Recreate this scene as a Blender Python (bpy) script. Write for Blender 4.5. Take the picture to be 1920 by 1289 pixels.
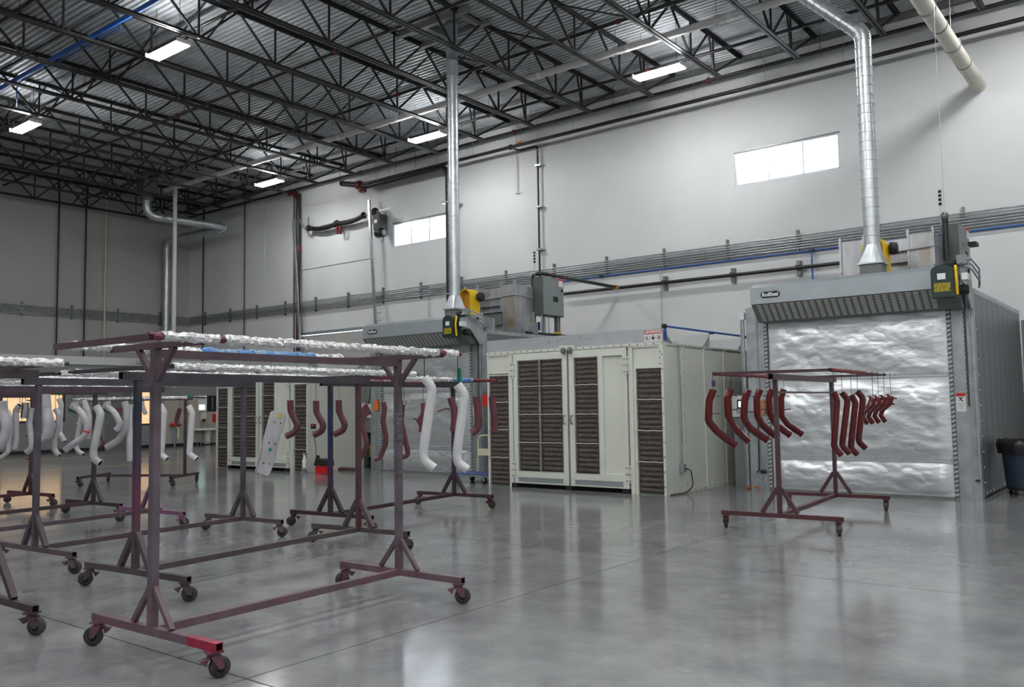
import bpy, math, random
from mathutils import Vector, Matrix, noise
random.seed(7)
for _o in list(bpy.data.objects): bpy.data.objects.remove(_o)
SC = bpy.context.scene; COL = SC.collection
PI = math.pi
# ------------------------------------------------------------------ camera
F, YAW, PITCH, ROLL, EYE = 1609.74, 0.663281, 0.0713076, 0.0160458, 1.55
_f = Vector((-math.sin(YAW)*math.cos(PITCH), math.cos(YAW)*math.cos(PITCH), math.sin(PITCH)))
_r = Vector((math.cos(YAW), math.sin(YAW), 0)); _d = _f.cross(_r)
RT = math.cos(ROLL)*_r + math.sin(ROLL)*_d
DN = -math.sin(ROLL)*_r + math.cos(ROLL)*_d
cam = bpy.data.cameras.new('camera'); camo = bpy.data.objects.new('camera', cam); COL.objects.link(camo)
cam.sensor_width = 36; cam.lens = F/1920*36; cam.clip_end = 200; cam.clip_start = .05
camo.matrix_world = Matrix(((RT.x, -DN.x, -_f.x, 0), (RT.y, -DN.y, -_f.y, 0), (RT.z, -DN.z, -_f.z, EYE), (0, 0, 0, 1)))
SC.camera = camo
# ------------------------------------------------------------------ exposure, sky
SC.view_settings.view_transform = 'Standard'; SC.view_settings.look = 'None'
SC.view_settings.gamma = 1; SC.view_settings.exposure = 0.88; SC.view_settings.use_curve_mapping = False
SC.cycles.use_denoising = True; SC.cycles.max_bounces = 8; SC.cycles.diffuse_bounces = 5; SC.cycles.glossy_bounces = 4
SC.cycles.transparent_max_bounces = 8; SC.cycles.caustics_reflective = False; SC.cycles.caustics_refractive = False
SC.cycles.sample_clamp_indirect = 4
LAMP_POWER = 85
w = bpy.data.worlds.new('sky'); SC.world = w; w.use_nodes = True
_bg = w.node_tree.nodes['Background']; _bg.inputs[0].default_value = (.80, .90, 1, 1); _bg.inputs[1].default_value = 4
# ------------------------------------------------------------------ helpers
def ray(x, y): return RT*((x-960)/F) + DN*((y-644.5)/F) + _f
C0 = Vector((0, 0, EYE))
def pz(x, y, z=0): d = ray(x, y); return C0 + d*((z-EYE)/d.z)
def py(x, y, Y): d = ray(x, y); return C0 + d*(Y/d.y)
def pxx(x, y, X): d = ray(x, y); return C0 + d*(X/d.x)
def rat(x, y): d = ray(x, y); return d.x/d.y
HF = Vector((-math.sin(YAW), math.cos(YAW), 0))
def pd(x, y, dist): d = ray(x, y); return C0 + d*(dist/d.dot(HF))
def dist(X, Y): return X*HF.x + Y*HF.y
def L1(c): c /= 255; return c/12.92 if c <= .04045 else ((c+.055)/1.055)**2.4
def S(r, g, b): return (L1(r), L1(g), L1(b))
def mat(name, col, rough=.5, metal=0, var=0, scale=4, bump=0, bscale=40, col2=None, coat=0, zramp=None, spec=.5, stretch=None, anis=0):
    m = bpy.data.materials.new(name); m.use_nodes = True; nt = m.node_tree; N = nt.nodes; b = N['Principled BSDF']
    b.inputs['Roughness'].default_value = rough; b.inputs['Metallic'].default_value = metal
    b.inputs['Specular IOR Level'].default_value = spec; b.inputs['Coat Weight'].default_value = coat
    b.inputs['Coat Roughness'].default_value = .04
    b.inputs['Base Color'].default_value = (*col, 1)
    tc = N.new('ShaderNodeTexCoord'); vec = tc.outputs['Object']
    if stretch:
        mp = N.new('ShaderNodeMapping'); mp.inputs['Scale'].default_value = stretch
        nt.links.new(vec, mp.inputs[0]); vec = mp.outputs[0]
    cur = None
    if zramp:
        sx = N.new('ShaderNodeSeparateXYZ'); nt.links.new(tc.outputs['Object'], sx.inputs[0])
        nz = N.new('ShaderNodeTexNoise'); nz.inputs['Scale'].default_value = 3; nt.links.new(tc.outputs['Object'], nz.inputs['Vector'])
        ma = N.new('ShaderNodeMath'); ma.operation = 'MULTIPLY_ADD'; ma.inputs[1].default_value = .5; ma.inputs[2].default_value = -.25
        nt.links.new(nz.outputs[0], ma.inputs[0])
        ad = N.new('ShaderNodeMath'); nt.links.new(sx.outputs[2], ad.inputs[0]); nt.links.new(ma.outputs[0], ad.inputs[1])
        dv = N.new('ShaderNodeMath'); dv.operation = 'DIVIDE'; dv.inputs[1].default_value = 2; nt.links.new(ad.outputs[0], dv.inputs[0])
        cr = N.new('ShaderNodeValToRGB'); el = cr.color_ramp.elements
        while len(el) < len(zramp): el.new(.5)
        for e, (p, c) in zip(el, zramp): e.position = p; e.color = (*c, 1)
        nt.links.new(dv.outputs[0], cr.inputs[0]); cur = cr.outputs[0]
    if var or col2:
        nz = N.new('ShaderNodeTexNoise'); nz.inputs['Scale'].default_value = scale; nz.inputs['Detail'].default_value = 5
        nt.links.new(vec, nz.inputs['Vector'])
        mx = N.new('ShaderNodeMix'); mx.data_type = 'RGBA'
        mr = N.new('ShaderNodeMapRange'); mr.inputs[1].default_value = .35; mr.inputs[2].default_value = .65
        nt.links.new(nz.outputs[0], mr.inputs[0]); nt.links.new(mr.outputs[0], mx.inputs[0])
        if cur:
            mx.blend_type = 'MULTIPLY'; nt.links.new(cur, mx.inputs[6]); mx.inputs[7].default_value = (1-var, 1-var, 1-var, 1)
        else:
            a = col2 or tuple(c*(1-var) for c in col); mx.inputs[6].default_value = (*a, 1)
            mx.inputs[7].default_value = (*(col if col2 else tuple(min(1, c*(1+var)) for c in col)), 1)
        cur = mx.outputs[2]
    if cur: nt.links.new(cur, b.inputs['Base Color'])
    if bump:
        nz = N.new('ShaderNodeTexNoise'); nz.inputs['Scale'].default_value = bscale; nz.inputs['Detail'].default_value = 3
        nt.links.new(vec, nz.inputs['Vector']); bp = N.new('ShaderNodeBump'); bp.inputs['Strength'].default_value = bump
        bp.inputs['Distance'].default_value = .02
        nt.links.new(nz.outputs[0], bp.inputs['Height']); nt.links.new(bp.outputs[0], b.inputs['Normal'])
    return m
def emit(name, col, s):
    m = bpy.data.materials.new(name); m.use_nodes = True; b = m.node_tree.nodes['Principled BSDF']
    b.inputs['Base Color'].default_value = (*[c*.5 for c in col], 1); b.inputs['Emission Color'].default_value = (*col, 1)
    b.inputs['Emission Strength'].default_value = s; return m
V = Vector
class MB:
    def __init__(s): s.v = []; s.f = []; s.m = []; s.s = []
    def add(s, vs, fs, mi=0, sm=False):
        o = len(s.v); s.v += [V(p) for p in vs]
        for f in fs: s.f.append([i+o for i in f]); s.m.append(mi); s.s.append(sm)
    def box(s, x0, x1, y0, y1, z0, z1, mi=0):
        s.add([(x, y, z) for z in (z0, z1) for y in (y0, y1) for x in (x0, x1)],
              [(0, 2, 3, 1), (4, 5, 7, 6), (0, 1, 5, 4), (2, 6, 7, 3), (0, 4, 6, 2), (1, 3, 7, 5)], mi); return s
    def bar(s, a, b, w, h=None, up=(0, 0, 1), mi=0, openend=None):
        a, b = V(a), V(b); h = h or w; d = (b-a).normalized(); u = V(up)
        if abs(d.dot(u)) > .98: u = V((0, 1, 0))
        x = d.cross(u).normalized(); u = x.cross(d)
        def ring(p, k=1): return [p+x*(w/2*k*i)+u*(h/2*k*j) for i, j in ((-1, -1), (1, -1), (1, 1), (-1, 1))]
        s.add(ring(a)+ring(b), [(0, 1, 5, 4), (1, 2, 6, 5), (2, 3, 7, 6), (3, 0, 4, 7)]+([] if openend is not None else [(3, 2, 1, 0), (4, 5, 6, 7)]), mi)
        if openend is not None:
            for p, q in ((a, d), (b, -d)):
                s.add(ring(p)+ring(p, .78)+ring(p+q*w*.8, .78), [(i, (i+1) % 4, 4+(i+1) % 4, 4+i) for i in range(4)], mi)
                s.add(ring(p, .78)+ring(p+q*w*.8, .78), [(i, (i+1) % 4, 4+(i+1) % 4, 4+i) for i in range(4)]+[(4, 5, 6, 7)], openend)
        return s
    def tube(s, path, r, n=12, mi=0, cap='flat', capmi=1, sm=True, jit=0):
        P = [V(p) for p in path]; R = r if isinstance(r, (list, tuple)) else [r]*len(P)
        rings = []; t0 = (P[1]-P[0]).normalized(); u = t0.orthogonal().normalized()
        for i, p in enumerate(P):
            a = (P[i]-P[i-1]).normalized() if i else t0; b = (P[i+1]-P[i]).normalized() if i < len(P)-1 else a
            t = (a+b); t = t.normalized() if t.length > 1e-6 else a
            u = (u - t*u.dot(t)).normalized(); vv = t.cross(u)
            c = max(.5, math.sqrt(max(.05, (1+a.dot(b))/2)))
            ring = []
            for k in range(n):
                an = 2*PI*k/n; rr = R[i]*(1+(random.uniform(-jit, jit) if jit else 0))
                ring.append(p+(u*math.cos(an)+vv*math.sin(an))*rr)
            rings.append(ring)
        vs = [q for g in rings for q in g]
        s.add(vs, [(i*n+k, i*n+(k+1) % n, (i+1)*n+(k+1) % n, (i+1)*n+k) for i in range(len(P)-1) for k in range(n)], mi, sm)
        for ri, p, q, fl in ((rings[0], P[0], P[1], 1), (rings[-1], P[-1], P[-2], 0)):
            if cap == 'flat': s.add(ri, [tuple(range(n))[::-1] if fl else tuple(range(n))], mi)
            elif cap == 'open':
                rr = (ri[0]-p).length; inn = [p+(g-p)*.86 for g in ri]; d = (q-p).normalized()*rr*1.2; deep = [g+d for g in inn]
                s.add(ri+inn, [(k, (k+1) % n, n+(k+1) % n, n+k) for k in range(n)], mi)
                s.add(inn+deep, [(k, (k+1) % n, n+(k+1) % n, n+k) for k in range(n)]+[tuple(range(n, 2*n))], capmi)
        return s
    def lathe(s, prof, c=(0, 0, 0), axis='z', n=20, mi=0, sm=True):
        c = V(c); vs = []
        for r, z in prof:
            for k in range(n):
                a = 2*PI*k/n; x, y = r*math.cos(a), r*math.sin(a)
                vs.append(c+(V((x, y, z)) if axis == 'z' else V((x, z, y)) if axis == 'y' else V((z, x, y))))
        m = len(prof)
        s.add(vs, [(i*n+k, i*n+(k+1) % n, (i+1)*n+(k+1) % n, (i+1)*n+k) for i in range(m-1) for k in range(n)], mi, sm)
        s.add(vs[:n], [tuple(range(n))], mi); s.add(vs[-n:], [tuple(range(n))], mi); return s
    def prism(s, poly, t, mi=0):
        n = len(poly); P = [V(p) for p in poly]; t = V(t)
        s.add(P+[p+t for p in P], [tuple(range(n)), tuple(range(n, 2*n))[::-1]]+[(i, (i+1) % n, n+(i+1) % n, n+i) for i in range(n)], mi); return s
    def grid(s, fn, nu, nv, mi=0, sm=True):
        vs = [fn(i/nu, j/nv) for j in range(nv+1) for i in range(nu+1)]; k = nu+1
        s.add(vs, [(j*k+i, j*k+i+1, (j+1)*k+i+1, (j+1)*k+i) for j in range(nv) for i in range(nu)], mi, sm); return s
    def mesh(s, name, mats, M=None, off=None):
        me = bpy.data.meshes.new(name)
        vs = [M @ v for v in s.v] if M else s.v
        if off: vs = [v-off for v in vs]
        me.from_pydata(vs, [], s.f)
        for m in (mats if isinstance(mats, (list, tuple)) else [mats]): me.materials.append(m)
        nm = len(me.materials)
        me.polygons.foreach_set('material_index', [min(i, nm-1) for i in s.m]); me.polygons.foreach_set('use_smooth', s.s)
        return me
    def build(s, name, mats, parent=None, world=True):
        M = INV.get(parent) if (parent and world) else None
        o = bpy.data.objects.new(name, s.mesh(name, mats, M)); COL.objects.link(o)
        if parent: o.parent = parent; INV[o] = INV.get(parent)
        return o
INV = {}
def tag(o, label=None, cat=None, group=None, kind=None):
    if label: o['label'] = label
    if cat: o['category'] = cat
    if group: o['group'] = group
    if kind: o['kind'] = kind
    return o
def thing(name, label, cat, loc=(0, 0, 0), rz=0, group=None):
    o = bpy.data.objects.new(name, None); COL.objects.link(o); o.location = loc; o.rotation_euler = (0, 0, rz); o.empty_display_size = .1
    INV[o] = (Matrix.Translation(V(loc)) @ Matrix.Rotation(rz, 4, 'Z')).inverted()
    return tag(o, label, cat, group)
def solo(name, label, cat, mb, mats, group=None, kind=None):
    xs = [v.x for v in mb.v]; ys = [v.y for v in mb.v]; zs = [v.z for v in mb.v]
    off = V(((min(xs)+max(xs))/2, (min(ys)+max(ys))/2, min(zs)))
    o = bpy.data.objects.new(name, mb.mesh(name, mats, None, off)); o.location = off; COL.objects.link(o)
    INV[o] = Matrix.Translation(off).inverted(); return tag(o, label, cat, group, kind)
def inst(name, me, parent, loc=(0, 0, 0), rot=(0, 0, 0)):
    o = bpy.data.objects.new(name, me); COL.objects.link(o); o.parent = parent; o.location = loc; o.rotation_euler = rot; return o
def copy_tree(o, parent=None):
    c = o.copy(); COL.objects.link(c)
    if parent: c.parent = parent
    for ch in list(o.children): copy_tree(ch, c)
    return c
def struct(name, mb, m, parent=None):
    o = mb.build(name, m, parent)
    if not parent: o['kind'] = 'structure'
    return o
def fillet(path, R, k=5):
    P = [V(p) for p in path]; out = [P[0]]
    for i in range(1, len(P)-1):
        a = P[i-1]-P[i]; b = P[i+1]-P[i]; la, lb = a.length, b.length
        a, b = a/la, b/lb; ang = a.angle(b, PI)
        if ang > 3.05: out.append(P[i]); continue
        d = min(R/math.tan(ang/2), la*.49, lb*.49); p0 = P[i]+a*d; p1 = P[i]+b*d
        for j in range(k+1):
            t = j/k; out.append(p0*(1-t)**2+P[i]*2*t*(1-t)+p1*t*t)
    out.append(P[-1]); return out
def subdiv(path, step):
    out = [V(path[0])]
    for a, b in zip(path, path[1:]):
        a, b = V(a), V(b); n = max(1, int((b-a).length/step))
        out += [a.lerp(b, (i+1)/n) for i in range(n)]
    return out
def text_mb(txt, size, origin, xdir, updir, depth=.001, bold=0):
    cu = bpy.data.curves.new('t', 'FONT'); cu.body = txt; cu.size = size; cu.align_x = 'CENTER'; cu.align_y = 'CENTER'; cu.offset = bold; cu.resolution_u = 2
    o = bpy.data.objects.new('t', cu); COL.objects.link(o); bpy.context.view_layer.update()
    me = bpy.data.meshes.new_from_object(o.evaluated_get(bpy.context.evaluated_depsgraph_get()))
    mb = MB(); x, u = V(xdir), V(updir)
    mb.add([V(origin)+x*v.co.x+u*v.co.y for v in me.vertices], [tuple(p.vertices) for p in me.polygons])
    bpy.data.objects.remove(o); bpy.data.curves.remove(cu); bpy.data.meshes.remove(me); return mb
# ------------------------------------------------------------------ materials
M = dict(
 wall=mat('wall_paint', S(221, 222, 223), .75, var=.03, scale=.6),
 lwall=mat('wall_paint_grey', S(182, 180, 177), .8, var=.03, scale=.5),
 deck=mat('galvanised_deck', S(178, 181, 185), .5, .25, var=.12, scale=2),
 black=mat('black_steel', S(30, 30, 32), .5, 0, var=.2, scale=6),
 blackpipe=mat('black_pipe', S(26, 26, 28), .42, 0, var=.2, scale=4),
 redfit=mat('red_fitting', S(104, 36, 30), .5, var=.1),
 galv=mat('galvanised_steel', S(176, 181, 184), .38, .75, var=.14, scale=5),
 spiral=mat('spiral_duct', S(196, 201, 204), .36, .8, var=.1, scale=4),
 alum=mat('aluminised_sheet', S(178, 178, 180), .42, .7, var=.15, scale=2.5, stretch=(3, 3, .6)),
 alumstain=mat('aluminised_sheet_heat_stained', S(170, 150, 118), .45, .6, col2=S(178, 178, 180), scale=3),
 hood=mat('hood_grey', S(150, 158, 162), .42, .25, var=.05, scale=2),
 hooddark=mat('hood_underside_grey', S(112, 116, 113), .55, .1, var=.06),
 slot=mat('louvre_slot', S(236, 238, 236), .5, .3),
 ovenwall=mat('oven_panel', S(120, 122, 124), .4, .55, var=.1, scale=1.2, stretch=(4, 4, .3)),
 foil=mat('foil', (.92, .92, .93), .26, .82, var=.06, scale=30, bump=.7, bscale=70),
 bluefoil=mat('blue_powdered_foil', S(80, 140, 204), .5, .2, col2=S(150, 178, 205), scale=9, bump=.5, bscale=60),
 redfoil=mat('red_powdered_foil', S(122, 26, 44), .4, .2, var=.3, scale=18, bump=.4, bscale=60),
 curtain=mat('silver_curtain', (.82, .84, .86), .38, .85, var=.05, scale=2.5, bump=.3, bscale=6, stretch=(1.1, 1, 2.2)),
 lace=mat('curtain_lacing', S(214, 218, 220), .3, .6),
 booth=mat('booth_cream_paint', S(214, 217, 206), .45, var=.025, scale=1.5),
 boothalu=mat('booth_top_sheet', S(178, 182, 184), .5, .35, var=.07, scale=2),
 pad=mat('filter_pad', S(88, 81, 78), .95, var=.16, scale=14, bump=.5, bscale=70, spec=.1),
 rod=mat('filter_rod', S(188, 182, 172), .5, .2),
 bolt=mat('bolt_zinc', S(120, 124, 120), .4, .6),
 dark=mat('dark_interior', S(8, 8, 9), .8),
 rubber=mat('rubber_black', S(24, 24, 25), .6),
 wheel=mat('wheel_tyre', S(58, 54, 50), .55, var=.3, scale=30),
 hub=mat('wheel_hub', S(40, 38, 38), .5, .3),
 white=mat('white_plastic', S(225, 225, 222), .45),
 cream=mat('cream_pipe', S(214, 210, 196), .45, var=.03),
 pvc=mat('white_pvc', S(206, 204, 202), .4),
 blue=mat('blue_air_pipe', S(36, 92, 176), .4),
 copper=mat('copper_red_pipe', S(112, 72, 62), .5, .2),
 yellow=mat('yellow_guard', S(232, 190, 12), .45),
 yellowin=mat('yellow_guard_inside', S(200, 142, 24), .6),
 green=mat('dark_green_motor', S(24, 46, 42), .45, var=.1),
 cabinet=mat('cabinet_grey', S(134, 142, 141), .5, .1, var=.02),
 cabdark=mat('cabinet_green_grey', S(88, 97, 94), .55),
 ywarn=mat('yellow_label', S(180, 165, 20), .5, col2=S(90, 84, 20), scale=40),
 label=mat('white_label', S(228, 230, 230), .5),
 red=mat('red_label', S(190, 40, 34), .5),
 orange=mat('orange_plastic', S(232, 110, 14), .5),
 plum=mat('plum_overspray', S(106, 46, 64), .5, .1, var=.2, scale=14),
 chain=mat('chain_oily', S(84, 78, 62), .5, .4),
 brass=mat('brass', S(190, 140, 50), .4, .6),
 ink=mat('black_ink', S(20, 20, 22), .5),
 pic=mat('pictogram_ring', S(150, 90, 92), .5),
 rackA=mat('rack_paint_mauve', S(104, 84, 98), .5, .1, var=.28, scale=7, zramp=[(0, S(118, 78, 90)), (.12, S(116, 92, 102)), (.3, S(108, 98, 106)), (.65, S(104, 94, 103)), (1, S(88, 68, 76))]),
 rackB=mat('rack_paint_grey_brown', S(86, 78, 78), .5, .1, var=.25, scale=7, zramp=[(0, S(84, 74, 74)), (.2, S(92, 80, 80)), (.38, S(110, 58, 84)), (.6, S(62, 56, 72)), (.8, S(40, 46, 66)), (1, S(78, 70, 72))]),
 rackC=mat('rack_paint_violet', S(92, 80, 98), .5, .1, var=.25, scale=7, zramp=[(0, S(108, 88, 96)), (.25, S(82, 74, 82)), (.6, S(102, 95, 106)), (.85, S(90, 86, 94)), (1, S(66, 64, 70))]),
 rackD=mat('rack_paint_brown', S(76, 62, 62), .5, .1, var=.25, scale=7, zramp=[(0, S(82, 64, 66)), (.3, S(70, 60, 62)), (.7, S(84, 68, 70)), (1, S(68, 63, 64))]),
 rackE=mat('rack_paint_blue_plum', S(70, 60, 82), .5, .1, var=.25, scale=7, zramp=[(0, S(86, 40, 58)), (.15, S(64, 56, 56)), (.4, S(70, 44, 78)), (.6, S(38, 52, 92)), (.85, S(44, 44, 52)), (1, S(66, 54, 60))]),
 rackF=mat('rack_paint_wine', S(84, 48, 54), .45, .1, var=.25, scale=7, zramp=[(0, S(90, 46, 50)), (.3, S(84, 56, 62)), (.7, S(86, 62, 68)), (1, S(78, 56, 62))]),
 rackP=mat('rack_paint_pink', S(160, 96, 140), .5, .1, var=.25, scale=7, zramp=[(0, S(152, 104, 138)), (.15, S(136, 94, 122)), (.4, S(98, 78, 96)), (1, S(80, 70, 80))]),
 magenta=mat('magenta_overspray', S(150, 26, 60), .42, var=.25, scale=12),
 wine=mat('wine_gloss', S(82, 2, 6), .35, 0, var=.2, scale=9, coat=1, spec=.1, bump=.03, bscale=30),
 primer=mat('wine_satin', S(100, 56, 66), .3, .1, var=.15, scale=8),
 tubegrey=mat('tube_grey_primer', S(192, 190, 194), .42, .15, var=.08, scale=8),
 tubewhite=mat('tube_white_primer', S(216, 216, 218), .34, .1, var=.04, scale=8),
 chrome=mat('bare_steel_tube', S(190, 190, 192), .18, 1, var=.1),
 wire=mat('hook_wire', S(52, 46, 46), .5, .5),
 tape=mat('green_tape', S(10, 132, 96), .6),
 gtape=mat('dark_green_tape', S(14, 82, 60), .6),
 redtape=mat('red_tape', S(214, 62, 40), .6),
 purple=mat('purple_tag', S(74, 60, 104), .6),
 office=mat('office_grey_paint', S(134, 137, 136), .7, var=.03),
 fascia=mat('fascia_white', S(214, 216, 216), .6),
 beige=mat('beige_wall', S(178, 172, 162), .7),
 base=mat('black_baseboard', S(26, 26, 28), .6),
 warm=emit('lit_room_blind', (1, .66, .36), .55),
 screen=emit('control_screen', (.55, .85, .9), 1.2),
 bin=mat('bin_slate_blue', S(58, 72, 92), .5, var=.06),
 bag=mat('bin_bag', S(28, 28, 30), .22, 0, bump=.5, bscale=16),
 deckblue=mat('cart_deck_blue', S(62, 74, 128), .6, var=.08),
 cartcream=mat('cart_handle_cream', S(216, 212, 176), .45),
 tool=mat('tool_red', S(206, 26, 34), .5),
 carton=mat('yellow_carton', S(188, 142, 40), .7, var=.1),
 wood=mat('bench_edge_wood', S(168, 140, 100), .6),
 glove=mat('leather_glove', S(170, 112, 72), .8, var=.2, scale=30),
 frame=mat('window_frame', S(205, 210, 216), .4, .4),
 yline=mat('yellow_floor_line', S(190, 172, 84), .45, var=.12, scale=6),
)
def floor_mat():
    m = bpy.data.materials.new('polished_concrete'); m.use_nodes = True; nt = m.node_tree; N = nt.nodes; b = N['Principled BSDF']
    geo = N.new('ShaderNodeNewGeometry')
    def nz(sc, det, rough=.6):
        n = N.new('ShaderNodeTexNoise'); n.inputs['Scale'].default_value = sc; n.inputs['Detail'].default_value = det; n.inputs['Roughness'].default_value = rough
        nt.links.new(geo.outputs['Position'], n.inputs['Vector']); return n.outputs[0]
    cr = N.new('ShaderNodeValToRGB'); e = cr.color_ramp.elements
    e[0].position = .33; e[0].color = (*S(106, 108, 111), 1); e[1].position = .67; e[1].color = (*S(156, 157, 157), 1)
    a = N.new('ShaderNodeMath'); a.operation = 'MULTIPLY_ADD'; a.inputs[1].default_value = .55
    a2 = N.new('ShaderNodeMath'); a2.operation = 'MULTIPLY'; a2.inputs[1].default_value = .45
    nt.links.new(nz(3.2, 8, .7), a2.inputs[0]); nt.links.new(nz(.7, 6), a.inputs[0]); nt.links.new(a2.outputs[0], a.inputs[2])
    nt.links.new(a.outputs[0], cr.inputs[0])
    # pale scuffs
    cr2 = N.new('ShaderNodeValToRGB'); e = cr2.color_ramp.elements; e[0].position = .60; e[1].position = .74; e[1].color = (.4, .4, .4, 1)
    nt.links.new(nz(2.2, 9, .75), cr2.inputs[0])
    mx = N.new('ShaderNodeMix'); mx.data_type = 'RGBA'; nt.links.new(cr2.outputs[0], mx.inputs[0]); nt.links.new(cr.outputs[0], mx.inputs[6])
    mx.inputs[7].default_value = (*S(206, 206, 202), 1); nt.links.new(mx.outputs[2], b.inputs['Base Color'])
    mr = N.new('ShaderNodeMapRange'); mr.inputs[3].default_value = .07; mr.inputs[4].default_value = .20
    nt.links.new(nz(1.6, 6), mr.inputs[0]); nt.links.new(mr.outputs[0], b.inputs['Roughness'])
    b.inputs['Specular IOR Level'].default_value = .55
    bp = N.new('ShaderNodeBump'); bp.inputs['Strength'].default_value = .06; bp.inputs['Distance'].default_value = .01
    nt.links.new(nz(9, 4), bp.inputs['Height']); nt.links.new(bp.outputs[0], b.inputs['Normal'])
    return m
M['floor'] = floor_mat()
def glass_mat():
    m = bpy.data.materials.new('window_glass'); m.use_nodes = True; nt = m.node_tree; N = nt.nodes
    N.remove(N['Principled BSDF']); t = N.new('ShaderNodeBsdfTransparent'); g = N.new('ShaderNodeBsdfGlossy'); g.inputs['Roughness'].default_value = .02
    mx = N.new('ShaderNodeMixShader'); mx.inputs[0].default_value = .06
    nt.links.new(t.outputs[0], mx.inputs[1]); nt.links.new(g.outputs[0], mx.inputs[2]); nt.links.new(mx.outputs[0], N['Material Output'].inputs[0]); return m
M['glass'] = glass_mat()
M['tubelight'] = emit('lamp_tube', (.98, .99, .985), LAMP_POWER)
# ------------------------------------------------------------------ shell
D, XL, XR, YF, ZD = 22.4, -36.8, 12.0, -13.0, 11.10
fl = struct('floor', MB().box(XL, XR, YF, D, -.3, -.03), M['dark'])
xs = [XL]; gx = pz(1228, 1041).x; gy = pz(1460, 1076).y
xs = sorted([XL, XR]+[gx+4.6*k for k in range(-9, 9) if XL+.5 < gx+4.6*k < XR-.5])
ys = sorted([YF, D]+[gy+4.6*k for k in range(-6, 6) if YF+.5 < gy+4.6*k < D-.5])
g = .006
for a, b in zip(xs, xs[1:]):
    for c, d in zip(ys, ys[1:]): MB().box(a+g, b-g, c+g, d-g, -.03, 0).build('concrete_slab', M['floor'], fl)
for (x, y) in ((0, 889), (0, 866)):
    X = pz(x, y).x; MB().box(X-.05, X+.05, -2, 21.5, 0, .0015).build('floor_marking', M['yline'], fl)
def wall_holes(axis, p0, p1, u0, u1, z0, z1, holes):
    """slab with rectangular holes; axis 'y': the wall stands at y=p0..p1 and runs along x"""
    us = sorted({u0, u1}|{h[0] for h in holes}|{h[1] for h in holes}); zs = sorted({z0, z1}|{h[2] for h in holes}|{h[3] for h in holes})
    mb = MB()
    for a, b in zip(us, us[1:]):
        for c, d in zip(zs, zs[1:]):
            if any(h[0] <= a and b <= h[1] and h[2] <= c and d <= h[3] for h in holes): continue
            mb.box(a, b, p0, p1, c, d) if axis == 'y' else mb.box(p0, p1, a, b, c, d)
    return mb
W1 = (-9.53, -6.67, 7.50, 8.44); W2 = (-23.08, -20.30, 7.50, 8.40)
dl = py(563, 560, D).x; dr = py(700, 540, D).x; dtop = 7.25
struct('wall_back', wall_holes('y', D, D+.28, XL-.3, XR+.3, 0, 12.2, [W1, W2, (dl, dr, 0, dtop)]), M['wall'])
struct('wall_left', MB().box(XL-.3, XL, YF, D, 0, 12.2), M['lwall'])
struct('wall_right', MB().box(XR, XR+.3, YF, D, 0, 12.2), M['wall'])
struct('wall_front', MB().box(XL-.3, XR+.3, YF-.3, YF, 0, 12.2), M['wall'])
# corrugated steel roof deck, ribs along X
mb = MB(); pit = .152; n = int((D-YF)/pit)+1; prof = []
for i in range(n):
    y = YF+i*pit; prof += [(y, ZD), (y+.05, ZD), (y+.068, ZD+.045), (y+.134, ZD+.045)]
prof = [p for p in prof if p[0] <= D]
vs = [(x, y, z) for x in (XL, XR) for y, z in prof]; k = len(prof)
mb.add(vs, [(i, i+1, k+i+1, k+i) for i in range(k-1)]); mb.box(XL-.3, XR+.3, YF-.3, D+.3, ZD+.06, ZD+.2)
struct('ceiling', mb, M['deck'])
# ledger angle along the back wall, deck bearing
struct('trim_1', MB().box(XL, XR, D-.12, D, ZD-.16, ZD-.02), M['hooddark'])
def window(nm, W):
    x0, x1, z0, z1 = W; mb = MB(); t = .05; y0, y1 = D+.02, D+.12
    mb.box(x0, x1, y0, y1, z0, z0+t); mb.box(x0, x1, y0, y1, z1-t, z1); mb.box(x0, x0+t, y0, y1, z0+t, z1-t); mb.box(x1-t, x1, y0, y1, z0+t, z1-t)
    o = struct(nm, mb, M['frame']); w3 = (x1-x0)/3
    for i in (1, 2): MB().box(x0+w3*i-.03, x0+w3*i+.03, y0, y1, z0+t, z1-t).build('mullion', M['frame'], o)
    for i in range(3):
        MB().box(x0+w3*i+.03, x0+w3*(i+1)-.03, y0+.04, y0+.05, z0+t, z1-t).build('pane', M['glass'], o)
    MB().box(x0-.02, x1+.02, D-.015, D, z1, z1+.035).build('head_trim', M['bolt'], o)
window('window_1', W1); window('window_2', W2)
# overhead dock door: sectional leaf
zl = py(630, 621, D).z
dd = struct('door_1', MB().box(dl, dr, D+.06, D+.1, 0, .06), M['galv'])
zz = [.06, 1.25, 2.45, zl-.06]
for a, b in zip(zz, zz[1:]): MB().box(dl, dr, D+.04, D+.09, a, b-.012).build('door_panel', M['lwall'], dd)
MB().box(dl, dr, D+.0, D+.09, zl-.05, zl+.07).build('bottom_rail', M['hood'], dd)
for a, b in ((zl+.08, (zl+dtop)/2), ((zl+dtop)/2, dtop)): MB().box(dl, dr, D+.04, D+.09, a, b-.004).build('door_panel', M['wall'], dd)
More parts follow.
